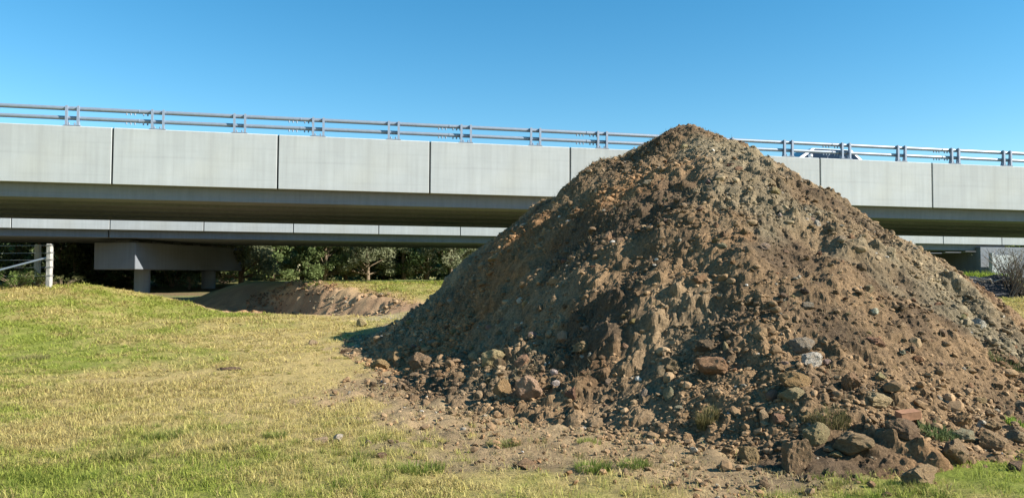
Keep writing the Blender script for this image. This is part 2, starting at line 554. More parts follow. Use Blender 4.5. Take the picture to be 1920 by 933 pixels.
# ------------------------------------------------------------------ crumbs and pebbles on the heap (too many to count)
PAL = np.array([[.175, .112, .06], [.20, .135, .075], [.14, .09, .05], [.235, .165, .095], [.20, .17, .125], [.27, .23, .175], [.19, .095, .05], [.45, .41, .35]])
def scatter_stones(name, P, rad, palp, seeds, sub, parent, mat_, sink=.25, **kw):
    v0 = [stone(sub, 900 + k, 5, .0 if sub == 1 else .1) for k in seeds]
    n = len(P)
    which = rng.integers(0, len(v0), n)
    nv = len(v0[0][0])
    base = np.stack([a[0] for a in v0])[which]                       # n, nv, 3
    sc = rad[:, None] * np.stack([rng.uniform(.75, 1.35, n), rng.uniform(.75, 1.35, n), rng.uniform(.5, .95, n)], 1)
    base = base * sc[:, None, :]
    # random turn about z and a tilt
    a = rng.uniform(0, 6.28, n); t = rng.normal(0, .5, n)
    ca, sa, ct, st = np.cos(a), np.sin(a), np.cos(t), np.sin(t)
    bx, by, bz = base[..., 0], base[..., 1], base[..., 2]
    y1 = by * ct[:, None] - bz * st[:, None]; z1 = by * st[:, None] + bz * ct[:, None]
    x2 = bx * ca[:, None] - y1 * sa[:, None]; y2 = bx * sa[:, None] + y1 * ca[:, None]
    Vv = np.stack([x2 + P[:, 0:1], y2 + P[:, 1:2], z1 + (P[:, 2] + rad * (.5 - sink))[:, None]], -1).reshape(-1, 3)
    Ff = (v0[0][1][None] + (np.arange(n) * nv)[:, None, None]).reshape(-1, 3)
    c = heap_col(P[:, 0], P[:, 1]) * rng.uniform(.7, 1.4, (n, 1))
    c = np.where(rng.uniform(0, 1, (n, 1)) < palp, PAL[rng.integers(0, len(PAL), n)], c) * rng.uniform(.9, 1.1, (n, 1))
    c = np.repeat(c, nv, 0)
    me = raw_mesh(name, Vv, Ff, mat_, c, False)
    return obj(name, me, parent, **kw)

def sample_heap(n, bias, smax=1.07):
    """points on the side of the heap the photograph shows, thicker towards the foot"""
    out_ = []
    tot = 0
    while tot < n:
        ph = rng.uniform(-3.3, .35, n * 2); sv = np.sqrt(rng.uniform(0.0, smax ** 2, n * 2))
        rr = sv * np.interp((ph + np.pi) % (2 * np.pi) - np.pi, PHI, RAD)
        xx = AX + rr * np.cos(ph); yy = AY + rr * np.sin(ph)
        p = bias(sv, xx, yy)
        k = rng.uniform(0, 1, len(p)) < p
        out_.append(np.stack([xx[k], yy[k]], 1)); tot += k.sum()
    q = np.concatenate(out_)[:n]
    return q

PP = .05
def bias1(s, x, y):
    patch = ss(-.3, .35, fbm(x * .8, y * .8, 130, 3))
    return np.clip((.25 + .75 * s ** 1.5) * (.25 + .75 * patch), 0, 1)
q = sample_heap(40000, bias1)
rad = .010 + .0068 * rng.exponential(1.0, len(q)); rad = np.clip(rad, .010, .045)
zz = np.maximum(heap(q[:, 0], q[:, 1], 2), land(q[:, 0], q[:, 1]))
scatter_stones('pebbles', np.column_stack([q, zz]), rad, PP, range(8), 1, mound, M_pebble, .15, kind='stuff')
q = sample_heap(1400, bias1)
rad = np.clip(.03 + .016 * rng.exponential(1.0, len(q)), .03, .075)
zz = np.maximum(heap(q[:, 0], q[:, 1], 2), land(q[:, 0], q[:, 1]))
scatter_stones('small_clods', np.column_stack([q, zz]), rad, PP, range(8), 2, mound, M_pebble, .2, kind='stuff')

# crumbs strewn over the scuffed soil at its foot
n = 14000
qx = rng.uniform(-5, 8, n); qy = 5.6 + 9 * rng.uniform(0, 1, n) ** 1.5
fdv = foot_dirt(qx, qy); s_, _ = heap_s(qx, qy)
k = (rng.uniform(0, 1, n) < fdv * np.clip(1.45 - s_, 0.05, .5) * 2) & (s_ > .97)
qx, qy = qx[k], qy[k]
rad = np.clip(.008 + .009 * rng.exponential(1, len(qx)), .008, .055)
scatter_stones('crumbs', np.column_stack([qx, qy, land(qx, qy) + .01]), rad, PP, range(8), 1, None, M_pebble, .1, kind='stuff')

n = 9000
qx = rng.uniform(-12, -1.8, n); qy = rng.uniform(21, 28.5, n)
e_ = edge_dist(qx, qy)
k = (qy > np.interp(qx, RIMX, RIMY) + .7) & (e_ < .4) & (e_ > -3.2) & (qx > -9.5) & (rng.uniform(0, 1, n) < ss(-.4, .4, fbm(qx * 1.5, qy * 1.5, 170, 3)))
qx, qy = qx[k], qy[k]
rad = np.clip(.015 + .015 * rng.exponential(1, len(qx)), .015, .08)
scatter_stones('bank_clods', np.column_stack([qx, qy, land(qx, qy) + .02]), rad, .06, range(8), 1, None, M_pebble, .15, kind='stuff')

# ------------------------------------------------------------------ blades
def blades(name, P, hgt, wid, col, mat_, parent=None, segs=2, lean=1.0, az=None, flat=False, **kw):
    n = len(P)
    a = rng.uniform(0, 6.28, n) if az is None else az
    fa = a + rng.normal(1.57, .5, n)
    ln = np.clip(np.abs(rng.normal(.7, .45, n)) * lean, 0, 1.5) if not flat else np.clip(rng.normal(1.2, .28, n), .15, 1.52)
    d = np.stack([np.cos(a), np.sin(a), np.zeros(n)], 1)
    wv = np.stack([np.cos(fa), np.sin(fa), np.zeros(n)], 1) * (wid * .5)[:, None]
    up = np.array([0, 0, 1.0])
    b0 = P - wv; b1 = P + wv
    tip = P + d * (hgt * np.sin(np.minimum(ln, 1.5)))[:, None] + up * (hgt * np.cos(np.minimum(ln, 1.5)))[:, None]
    if segs == 1:
        Vv = np.stack([b0, b1, tip], 1).reshape(-1, 3)
        Ff = np.arange(3 * n).reshape(-1, 3)
        me = raw_mesh(name, Vv, Ff, mat_, np.repeat(col, 3, 0), True)
    else:
        l2 = ln * .45
        mid = P + d * (hgt * .55 * np.sin(l2))[:, None] + up * (hgt * .55 * np.cos(l2))[:, None]
        Vv = np.stack([b0, b1, mid + wv * .8, mid - wv * .8, tip], 1).reshape(-1, 3)
        o5 = np.arange(n)[:, None] * 5
        me = raw_mesh(name, Vv, [np.array([[0, 1, 2, 3]]) + o5, np.array([[3, 2, 4]]) + o5], mat_, np.repeat(col, 5, 0), True)
    return obj(name, me, parent, **kw)

def grass_colour(x, y):
    n = len(x)
    dr = np.clip(dryness(x, y) + rng.normal(0, .13, n), 0, 1)[:, None]
    green = lerp(C(.215, .262, .042), C(.35, .365, .075), rng.uniform(0, 1, (n, 1)))
    straw = lerp(C(.42, .345, .115), C(.55, .45, .18), rng.uniform(0, 1, (n, 1)))
    old = C(.24, .165, .085)
    c = lerp(green, straw, ss(.25, .75, dr))
    k = rng.uniform(0, 1, (n, 1)) < .14 * dr
    return np.where(k, old, c) * rng.uniform(.8, 1.2, (n, 1))

def lawn(n, y0, y1, pw, name, segs, wmin, wide, parent=None):
    u = rng.uniform(0, 1, n)
    yy = (y0 ** pw + u * (y1 ** pw - y0 ** pw)) ** (1 / pw)
    xx = rng.uniform(-wide, wide, n) * yy
    s_, _ = heap_s(xx, yy)
    cover = 1 - .97 * foot_dirt(xx, yy)
    e = edge_dist(xx, yy); yr = np.interp(xx, RIMX, RIMY)
    pit = (yy > yr - .1 + .35 * fbm(xx * 2, yy * 2, 140, 2)) & (e < .25 + .6 * fbm(xx * 2, yy * 2, 97, 2)) & (xx < 0)
    thick = (.3 + .7 * ss(-.35, .2, fbm(xx * 1.2, yy * 1.2, 141, 3))) * (.25 + .75 * ss(-.3, .1, fbm(xx * 6, yy * 6, 143, 2)))
    sparse = 1 - .7 * ss(1.75, 1.05, s_)
    k = (rng.uniform(0, 1, n) < cover * thick * sparse) & ~pit & (s_ > .97)
    xx, yy = xx[k], yy[k]
    m = len(xx)
    tuft = ss(.05, .5, fbm(xx * 2.3, yy * 2.3, 142, 3)); edge = ss(9.0, 6.0, yy)
    hg = (.05 + .055 * rng.uniform(0, 1, m) + (.03 + .05 * edge) * tuft * rng.uniform(.4, 1, m)) * (1 + .4 * ss(10, 20, yy))
    wd = wmin * np.maximum(1, yy / 8) * rng.uniform(.6, 1.3, m)
    P = np.stack([xx, yy, land(xx, yy) + .002], 1)
    return blades(name, P, hg, wd, grass_colour(xx, yy), M_grass, parent, segs, 1.15, flat=True, kind='stuff')

lawn(400000, 4.2, 11.5, 1.1, 'grass', 2, .0055, .92)
lawn(600000, 11.5, 28.5, .8, 'grass', 1, .009, .8)

def clumps(nc, per):
    """thicker clumps standing out of the mat, blades fanned outwards"""
    yy = 5.4 + 12.5 * rng.uniform(0, 1, nc) ** 1.3; xx = rng.uniform(-.74, .74, nc) * yy
    s_, _ = heap_s(xx, yy)
    w = ss(-.15, .35, fbm(xx * .8, yy * .8, 160, 3)) * (1 - foot_dirt(xx, yy) * .9) * (yy < np.interp(xx, RIMX, RIMY) - .3)
    k = (rng.uniform(0, 1, nc) < w) & (s_ > 1.0)
    xx, yy = xx[k], yy[k]; m = len(xx)
    R_ = rng.uniform(.03, .10, m); H_ = rng.uniform(.05, .10, m) * (.6 + .5 * ss(11, 6, yy))
    dr = np.clip(dryness(xx, yy) + rng.normal(-.1, .25, m), 0, 1)
    cc = lerp(C(.15, .21, .03), C(.43, .36, .12), dr[:, None]) * rng.uniform(.6, 1.1, (m, 1))
    a = rng.uniform(0, 6.28, m * per); q = np.repeat(R_, per) * np.sqrt(rng.uniform(0, 1, m * per))
    px_ = np.repeat(xx, per) + q * np.cos(a); py_ = np.repeat(yy, per) + q * np.sin(a)
    P = np.stack([px_, py_, land(px_, py_)], 1)
    blades('grass', P, np.repeat(H_, per) * rng.uniform(.6, 1.1, m * per), .006 * np.maximum(1, py_ / 9), np.repeat(cc, per, 0) * rng.uniform(.8, 1.25, (m * per, 1)), M_grass, None, 1, .9,
           az=a + rng.normal(0, .5, m * per), kind='stuff')
clumps(5200, 42)

n = 60000
yy = rng.uniform(5.4, 14, n); xx = rng.uniform(-.72, .72, n) * yy
s_, _ = heap_s(xx, yy)
k = (rng.uniform(0, 1, n) < 1.0 * foot_dirt(xx, yy) * (.25 + .75 * ss(-.2, .3, fbm(xx * 2.2, yy * 2.2, 145, 3)))) & (s_ > .98)
xx, yy = xx[k], yy[k]; m = len(xx)
blades('straw_litter', np.stack([xx, yy, land(xx, yy) + .012], 1), rng.uniform(.02, .07, m), rng.uniform(.004, .008, m),
       lerp(C(.42, .33, .17), C(.24, .19, .09), rng.uniform(0, 1, (m, 1))), M_straw, None, 2, 1.0, flat=True, kind='stuff')

# dry rootlets and straw mixed into the heap's left half
def bias2(s, x, y):
    return np.clip(ss(6.0, 1.0, x) * ss(-.2, .3, fbm(x * .9, y * .9, 150, 3)) * ss(.02, .2, s) + .03, 0, 1)
q = sample_heap(9000, bias2, 1.0)
zz = np.maximum(heap(q[:, 0], q[:, 1], 2), land(q[:, 0], q[:, 1]))
m = len(q)
blades('rootlets', np.column_stack([q, zz + .005]), rng.uniform(.03, .11, m), rng.uniform(.004, .008, m),
       lerp(C(.30, .24, .14), C(.17, .13, .07), rng.uniform(0, 1, (m, 1))), M_straw, mound, 2, 1.4, kind='stuff')

# ------------------------------------------------------------------ rocks one by one
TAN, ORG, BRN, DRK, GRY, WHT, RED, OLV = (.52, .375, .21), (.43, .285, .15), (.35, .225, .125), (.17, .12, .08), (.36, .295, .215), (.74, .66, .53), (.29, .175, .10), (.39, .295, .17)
NAMED = [
 # px, py, width, height in photo pixels, colour, label
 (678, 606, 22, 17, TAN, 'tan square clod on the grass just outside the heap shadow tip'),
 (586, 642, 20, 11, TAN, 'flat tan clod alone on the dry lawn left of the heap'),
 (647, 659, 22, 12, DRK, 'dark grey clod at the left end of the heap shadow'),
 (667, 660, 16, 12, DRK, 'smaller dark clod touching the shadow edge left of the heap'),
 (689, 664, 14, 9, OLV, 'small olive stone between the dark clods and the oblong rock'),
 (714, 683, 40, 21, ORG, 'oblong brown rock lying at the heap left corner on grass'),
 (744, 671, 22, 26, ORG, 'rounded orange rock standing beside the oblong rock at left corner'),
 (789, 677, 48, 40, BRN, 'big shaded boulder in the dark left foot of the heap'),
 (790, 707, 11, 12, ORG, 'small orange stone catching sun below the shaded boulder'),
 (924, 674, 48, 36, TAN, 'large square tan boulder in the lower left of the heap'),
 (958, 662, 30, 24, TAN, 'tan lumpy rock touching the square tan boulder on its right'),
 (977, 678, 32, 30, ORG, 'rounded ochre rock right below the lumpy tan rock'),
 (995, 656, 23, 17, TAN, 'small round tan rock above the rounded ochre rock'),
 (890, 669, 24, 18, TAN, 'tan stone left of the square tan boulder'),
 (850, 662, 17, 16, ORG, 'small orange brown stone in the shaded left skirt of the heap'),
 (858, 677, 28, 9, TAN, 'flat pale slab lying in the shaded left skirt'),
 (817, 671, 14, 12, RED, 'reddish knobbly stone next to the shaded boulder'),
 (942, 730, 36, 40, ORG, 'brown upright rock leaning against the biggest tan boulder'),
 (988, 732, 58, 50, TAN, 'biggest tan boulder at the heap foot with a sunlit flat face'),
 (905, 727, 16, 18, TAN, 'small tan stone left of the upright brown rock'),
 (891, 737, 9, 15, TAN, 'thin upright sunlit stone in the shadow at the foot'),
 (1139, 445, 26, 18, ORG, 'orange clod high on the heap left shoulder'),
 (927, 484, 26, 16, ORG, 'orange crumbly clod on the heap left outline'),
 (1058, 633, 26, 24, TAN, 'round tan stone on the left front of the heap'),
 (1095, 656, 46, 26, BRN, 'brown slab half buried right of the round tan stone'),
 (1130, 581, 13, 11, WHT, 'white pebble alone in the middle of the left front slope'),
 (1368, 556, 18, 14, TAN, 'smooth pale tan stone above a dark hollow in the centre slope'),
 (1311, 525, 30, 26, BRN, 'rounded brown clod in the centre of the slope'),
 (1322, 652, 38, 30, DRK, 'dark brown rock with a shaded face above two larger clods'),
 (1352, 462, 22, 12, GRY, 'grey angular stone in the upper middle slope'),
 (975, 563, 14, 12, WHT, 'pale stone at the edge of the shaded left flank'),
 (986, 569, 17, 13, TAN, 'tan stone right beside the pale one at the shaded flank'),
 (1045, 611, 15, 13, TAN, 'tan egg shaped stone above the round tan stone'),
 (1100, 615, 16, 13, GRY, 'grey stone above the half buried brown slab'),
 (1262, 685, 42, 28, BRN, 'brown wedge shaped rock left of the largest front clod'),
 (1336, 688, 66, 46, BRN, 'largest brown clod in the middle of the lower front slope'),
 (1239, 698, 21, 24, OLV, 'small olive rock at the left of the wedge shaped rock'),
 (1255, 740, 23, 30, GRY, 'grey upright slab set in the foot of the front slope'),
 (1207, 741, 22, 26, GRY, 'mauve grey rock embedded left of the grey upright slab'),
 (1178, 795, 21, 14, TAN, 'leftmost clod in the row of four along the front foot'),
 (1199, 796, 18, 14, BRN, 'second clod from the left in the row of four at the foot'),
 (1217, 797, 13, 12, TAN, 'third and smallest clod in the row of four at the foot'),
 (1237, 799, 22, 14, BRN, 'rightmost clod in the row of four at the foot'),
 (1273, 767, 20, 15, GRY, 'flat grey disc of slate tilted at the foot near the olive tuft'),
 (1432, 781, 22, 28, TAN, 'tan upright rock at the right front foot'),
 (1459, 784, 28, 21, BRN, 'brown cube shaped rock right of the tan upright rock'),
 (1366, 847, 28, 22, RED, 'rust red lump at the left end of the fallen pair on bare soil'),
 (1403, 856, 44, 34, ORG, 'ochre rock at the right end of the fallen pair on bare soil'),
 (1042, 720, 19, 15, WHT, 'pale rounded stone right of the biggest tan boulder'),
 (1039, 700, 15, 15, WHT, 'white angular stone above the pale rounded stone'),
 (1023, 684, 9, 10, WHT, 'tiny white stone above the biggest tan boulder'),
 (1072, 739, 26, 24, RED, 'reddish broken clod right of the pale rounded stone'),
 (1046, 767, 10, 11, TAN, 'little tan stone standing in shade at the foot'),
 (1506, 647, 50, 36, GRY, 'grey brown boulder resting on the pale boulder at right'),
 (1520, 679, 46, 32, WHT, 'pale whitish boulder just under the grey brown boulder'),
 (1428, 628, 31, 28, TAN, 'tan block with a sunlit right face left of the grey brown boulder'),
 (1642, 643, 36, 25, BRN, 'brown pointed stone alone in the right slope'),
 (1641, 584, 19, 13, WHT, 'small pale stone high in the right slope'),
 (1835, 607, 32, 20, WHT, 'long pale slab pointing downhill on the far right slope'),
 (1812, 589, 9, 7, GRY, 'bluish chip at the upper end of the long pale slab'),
 (1490, 717, 62, 32, BRN, 'wide brown clod with a dark left face below the pale boulder'),
 (1485, 742, 44, 24, OLV, 'olive brown clod under the wide brown clod'),
 (1595, 716, 40, 36, BRN, 'brown rock with a deep shadow on its left in the lower right slope'),
 (1551, 679, 18, 13, GRY, 'small grey stone right of the pale boulder'),
 (1467, 681, 22, 14, GRY, 'small grey stone left of the pale boulder'),
 (1650, 707, 22, 18, TAN, 'small tan peak shaped stone right of the shadowed brown rock'),
 (1642, 752, 62, 26, TAN, 'long flat tan slab in the lower right slope'),
 (1840, 753, 26, 17, BRN, 'round brown stone in the rubble on the far right'),
 (1821, 724, 14, 14, ORG, 'ochre disc shaped stone in the rubble on the far right'),
 (1857, 800, 38, 22, BRN, 'brown stone behind the pale grey block on the far right'),
 (1912, 760, 30, 18, GRY, 'grey white stone cut off by the right edge of the photo'),
 (1527, 820, 60, 40, OLV, 'smooth olive tan boulder right of the tall cratered boulder'),
 (1492, 860, 62, 72, BRN, 'tall cratered brown boulder standing on the grass in front'),
 (1606, 836, 96, 46, BRN, 'wide knobbly brown boulder at the right front foot'),
 (1693, 808, 66, 40, RED, 'red brown block under the half brick'),
 (1728, 895, 80, 42, ORG, 'flat brown slab lying alone on green grass at lower right'),
 (1790, 850, 70, 48, ORG, 'pitted brown boulder on the grass edge at far right'),
 (1858, 828, 66, 42, OLV, 'smooth sloping boulder between the pitted boulder and the right edge'),
 (1807, 818, 44, 26, GRY, 'greyish stone leaning behind the pitted boulder'),
 (1844, 797, 34, 20, WHT, 'pale grey block on top of the smooth sloping boulder'),
 (1904, 821, 46, 28, OLV, 'rounded boulder at the right edge on the grass'),
 (1806, 791, 42, 28, ORG, 'ochre rock above the greyish leaning stone'),
 (1568, 853, 32, 13, ORG, 'low stone in front of the wide knobbly boulder'),
 (1633, 908, 18, 14, TAN, 'small triangular stone in the grass left of the flat slab'),
 (1906, 874, 34, 22, DRK, 'dark lump in the green grass at the right edge'),
 (1660, 929, 26, 14, BRN, 'brown stone cut by the bottom edge under the flat slab'),
 (1739, 794, 24, 16, RED, 'rusty stone right of the half brick'),
 (603, 826, 32, 16, TAN, 'flat tan stone beside the white stone on the front lawn'),
 (634, 821, 20, 21, WHT, 'white angular stone on the front lawn'),
 (716, 855, 24, 13, RED, 'reddish clod on the lawn edge right of the white stone'),
 (987, 872, 44, 18, BRN, 'tan brown clod half buried in the bare strip before the heap'),
 (1173, 887, 15, 19, TAN, 'tan egg shaped stone between two green tufts in front'),
 (1285, 891, 13, 12, BRN, 'small brown stone right of the egg shaped stone'),
 (1186, 825, 13, 11, RED, 'small mauve stone on the bare soil before the row of four'),
 (1511, 413, 12, 9, WHT, 'left white stone of the three on the upper right slope'),
 (1521, 413, 15, 12, GRY, 'grey middle stone of the three on the upper right slope'),
 (1532, 421, 14, 18, WHT, 'right and tallest white stone of the three on the upper slope'),
 (1519, 404, 9, 6, WHT, 'small white chip just above the three upper stones'),
 (1462, 404, 6, 10, WHT, 'thin white sliver left of the three upper stones'),
 (1453, 360, 28, 18, OLV, 'pale brown clod on the upper right of the heap'),
 (1215, 343, 26, 14, GRY, 'grey slab lying on the left shoulder under the peak'),
 (1578, 447, 18, 13, GRY, 'grey clod below the three upper stones'),
 (1596, 445, 15, 14, BRN, 'brown clod right of the grey clod below three upper stones'),
 (1284, 275, 15, 12, TAN, 'tan clod just below the peak of the heap'),
 (1275, 372, 11, 9, WHT, 'pale pebble below the grey shoulder slab'),
 (1347, 241, 13, 11, DRK, 'dark clod on the heap outline right of the peak'),
 (1370, 309, 18, 10, DRK, 'dark flat clod below the right outline of the peak'),
 (1377, 258, 22, 16, DRK, 'dark lump where the peak drops to the right outline'),
 (430, 690, 56, 9, DRK, 'flat dark grey pat lying on the dry grass'),
 (1433, 463, 22, 16, GRY, 'pale grey block right of the grey angular upper stone'),
 (1690, 612, 20, 14, TAN, 'tan stone upper right of the pointed brown stone'),
 (1383, 655, 14, 12, TAN, 'light tan stone right of the dark brown rock'),
 (1360, 652, 12, 22, TAN, 'narrow pale stone touching the dark brown rock'),
]
FLAT = [k for k, q in enumerate(NAMED) if 'pat lying' in q[5]][0]
GB = 'rocks and clods on and around the dirt heap'
placed = []
def rock_obj(name, me, P, size, rot, color, label, group, sink=.3, vis_h=None):
    o = obj(name, me, None, P, rot, label=label, category='rock', group=group)
    o.scale = size
    o.color = (*color, 1)
    placed.append((P[0], P[1], max(size[0], size[1])))
    return o

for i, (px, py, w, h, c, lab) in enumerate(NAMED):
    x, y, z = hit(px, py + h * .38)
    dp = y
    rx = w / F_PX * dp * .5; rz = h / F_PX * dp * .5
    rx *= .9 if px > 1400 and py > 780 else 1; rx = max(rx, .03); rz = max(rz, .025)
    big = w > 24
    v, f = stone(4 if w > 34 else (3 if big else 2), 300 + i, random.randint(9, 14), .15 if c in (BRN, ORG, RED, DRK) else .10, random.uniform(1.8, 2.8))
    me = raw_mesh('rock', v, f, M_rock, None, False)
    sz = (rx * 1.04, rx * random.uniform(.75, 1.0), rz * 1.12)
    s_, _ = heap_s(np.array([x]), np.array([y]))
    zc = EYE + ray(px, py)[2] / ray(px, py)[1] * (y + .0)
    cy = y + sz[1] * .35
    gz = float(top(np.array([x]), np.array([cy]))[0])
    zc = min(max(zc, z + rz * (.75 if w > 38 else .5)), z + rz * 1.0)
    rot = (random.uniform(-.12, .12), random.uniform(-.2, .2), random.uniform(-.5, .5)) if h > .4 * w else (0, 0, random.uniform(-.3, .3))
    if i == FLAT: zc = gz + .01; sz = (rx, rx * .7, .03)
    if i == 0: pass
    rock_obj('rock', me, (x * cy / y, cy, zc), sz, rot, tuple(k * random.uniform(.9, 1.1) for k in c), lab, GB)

# plainer stones, alike within their patch of the heap
shapes = []
for k in range(14):
    v, f = stone(2, 700 + k, 7, .16, 1.7)
    shapes.append(raw_mesh('stone', v, f, M_rock, None, False))
ZONES = [
 ('stones along the left foot', 46, [(760, 600), (960, 600), (1080, 700), (1060, 770), (820, 720), (740, 660)], (9, 20)),
 ('clods on the left front', 40, [(960, 500), (1180, 420), (1260, 640), (1240, 780), (1080, 770), (1000, 600)], (8, 18)),
 ('stones on the lower right slope', 72, [(1400, 560), (1700, 540), (1915, 640), (1915, 800), (1650, 800), (1420, 800)], (9, 24)),
 ('clods under the peak', 30, [(1220, 300), (1390, 300), (1620, 470), (1500, 540), (1240, 480)], (8, 16)),
]
def inside(p, poly):
    c = False; n = len(poly)
    for i in range(n):
        (x1, y1), (x2, y2) = poly[i], poly[(i + 1) % n]
        if (y1 > p[1]) != (y2 > p[1]) and p[0] < (x2 - x1) * (p[1] - y1) / (y2 - y1) + x1: c = not c
    return c
STOP = (' on ', ' in ', ' at ', ' left of ', ' right ', ' above ', ' below ', ' lying ', ' touching ', ' standing ', ' alone ', ' just ', ' under ', ' beside ', ' leaning ', ' catching ',
        ' between ', ' with ', ' behind ', ' high ', ' half ', ' resting ', ' pointing ', ' growing ', ' set ', ' embedded ', ' cut ', ' near ', ' tilted ', ' where ')
short = []
for t_ in NAMED:
    k = min([t_[5].find(w_) for w_ in STOP if w_ in t_[5]] + [999]); short.append(t_[5][:k].strip())
HUE = {TAN: 'tan', ORG: 'ochre', BRN: 'brown', DRK: 'dark', OLV: 'olive', GRY: 'grey', RED: 'rusty'}
taken = set()
def describe(p, w, c, a, b):
    """which one it is: colour, size and the nearest big rock that has a name of its own"""
    c_ = sorted(range(len(NAMED)), key=lambda k: (NAMED[k][0] - p[0]) ** 2 + (NAMED[k][1] - p[1]) ** 2)
    for k in c_[:7]:
        if short.count(short[k]) > 1: continue
        dx, dy = p[0] - NAMED[k][0], p[1] - NAMED[k][1]
        way = ('right of' if dx > 0 else 'left of') if abs(dx) > 1.7 * abs(dy) else ('below' if dy > 0 else 'above') if abs(dy) > 1.7 * abs(dx) else \
              ('below and ' if dy > 0 else 'above and ') + ('right of' if dx > 0 else 'left of')
        size = 'tiny' if w < a + .12 * (b - a) else 'small' if w < a + .5 * (b - a) else 'fist sized'
        lab = f"{size} {HUE[c]} stone {way} the {short[k]}"
        if lab not in taken and len(lab.split()) <= 16: return lab
    return None
for grp, cnt, poly, (a, b) in ZONES:
    got = 0; xs = [p[0] for p in poly]; ys = [p[1] for p in poly]; tries = 0
    while got < cnt and tries < 4000:
        tries += 1
        p = (random.uniform(min(xs), max(xs)), random.uniform(min(ys), max(ys)))
        if not inside(p, poly): continue
        w = a + (b - a) * random.random() ** 2
        c = random.choice([TAN, ORG, BRN, BRN, BRN, DRK, OLV, OLV, GRY, RED, ORG])
        lab = describe(p, w, c, a, b)
        if lab is None: continue
        x, y, z = hit(*p)
        r = w / F_PX * y * .5
        if any((x - q[0]) ** 2 + (y - q[1]) ** 2 < (r + q[2]) ** 2 * .8 for q in placed): continue
        taken.add(lab)
        rock_obj('stone', random.choice(shapes), (x, y, z + r * .3), (r * random.uniform(.9, 1.3), r * random.uniform(.8, 1.2), r * random.uniform(.6, .95)),
                 (random.uniform(-.5, .5), random.uniform(-.5, .5), random.uniform(0, 6.3)), tuple(k * random.uniform(.7, .95) for k in c), lab, grp)
        got += 1

# the half brick
x, y, z = hit(1703, 790)
bm = bmesh.new(); bm_box(bm, (-.10, -.055, -.038), (.10, .055, .038), .006)
for v in bm.verts: v.co += Vector((random.uniform(-.006, .006), random.uniform(-.006, .006), random.uniform(-.004, .004)))
obj('brick', bm_mesh('brick', bm, M_brick), None, (x, y, z + .06), (.15, -.1, .12), label='broken grey faced brick on the red brown block at lower right', category='brick')

# ------------------------------------------------------------------ grass tufts one by one
def tuft(px, py, n, h, spread, col_a, col_b, label, cat='grass tuft', name='grass_tuft', group='grass tufts in the foreground', lean=.8, wid=.006):
    x, y, z = hit(px, py)
    a = rng.uniform(0, 6.28, n); r = spread * np.sqrt(rng.uniform(0, 1, n))
    P = np.stack([r * np.cos(a), r * np.sin(a) * .8, np.zeros(n)], 1)
    P[:, 2] = top(P[:, 0] + x, P[:, 1] + y) - z
    hg = h * rng.uniform(.5, 1.05, n)
    o = blades(name, P, hg, np.full(n, wid) * rng.uniform(.7, 1.3, n), lerp(np.array(col_a), np.array(col_b), rng.uniform(0, 1, (n, 1))), M_grass, None, 2, lean,
               az=a + rng.normal(0, .6, n), label=label, category=cat)
    o.location = (x, y, z)
    if group: o['group'] = group
    return o
tuft(1327, 797, 420, .17, .10, (.14, .13, .05), (.24, .19, .08), 'olive brown grass tuft growing from the heap front foot')
tuft(1558, 798, 420, .17, .16, (.10, .10, .035), (.22, .175, .085), 'dry olive tuft uphill of the smooth olive tan boulder')
tuft(1112, 885, 420, .11, .15, (.13, .18, .03), (.22, .26, .06), 'green tuft left of the egg shaped stone')
tuft(1190, 878, 380, .10, .14, (.15, .2, .04), (.23, .25, .07), 'green tuft right of the egg shaped stone')
tuft(1105, 831, 160, .07, .12, (.2, .24, .05), (.3, .29, .09), 'small bright tuft alone on the bare soil')
tuft(945, 835, 260, .08, .16, (.16, .18, .05), (.3, .27, .1), 'low tuft on the bare strip left of the half buried clod')
tuft(790, 885, 420, .10, .2, (.14, .19, .03), (.25, .27, .07), 'thick green tuft below the reddish lawn clod')
tuft(310, 822, 380, .10, .2, (.12, .17, .03), (.26, .26, .08), 'dark green tuft on the left front lawn')
tuft(515, 822, 260, .09, .12, (.12, .16, .03), (.22, .24, .06), 'small dark green tuft left of the flat tan stone')
tuft(230, 860, 420, .12, .22, (.16, .19, .04), (.32, .29, .1), 'yellow green tuft near the lower left corner')
tuft(60, 675, 420, .14, .3, (.13, .15, .04), (.33, .28, .12), 'longer dark tuft at the left side of the lawn')
tuft(1905, 800, 140, .10, .08, (.16, .25, .03), (.26, .34, .06), 'bright green weed at the right edge above the rounded boulder', 'weed', 'weed', None, 1.0, .012)
tuft(1890, 690, 260, .11, .2, (.06, .08, .03), (.12, .13, .05), 'dark weedy patch on the far right slope', 'weed', 'weed', None, 1.1, .01)
tuft(1760, 815, 300, .10, .16, (.08, .12, .04), (.17, .2, .08), 'dark green patch left of the greyish leaning stone', 'weed', 'weed', None, 1.1, .01)

# ------------------------------------------------------------------ bridges
YAW, GRADE = R(12.4), 0.0053
PITCHP, PANEL_H = 4.82, 1.72
def bridge_empty(name, y0, z0, label):
    return empty(name, (0, y0, z0), label, 'road bridge', None, (0, GRADE, YAW))

PW = PITCHP - .05
bm = bmesh.new(); bm_box(bm, (0, 0, 0), (PW, .2, PANEL_H))
bmesh.ops.bevel(bm, geom=[e for e in bm.edges if min(v.co.z for v in e.verts) > 1 and abs(e.verts[0].co.x - e.verts[1].co.x) > 1], offset=.03, segments=1, affect='EDGES')
bmesh.ops.bevel(bm, geom=[e for e in bm.edges if abs(e.verts[0].co.x - e.verts[1].co.x) < .01 and max(v.co.y for v in e.verts) < .05], offset=.014, segments=1, affect='EDGES')
ME_panel = bm_mesh('parapet_panel', bm, M_conc)
ME_joint = box('joint_strip', (-.02, .05, .02), (.02, .19, PANEL_H - .02), M_seal)

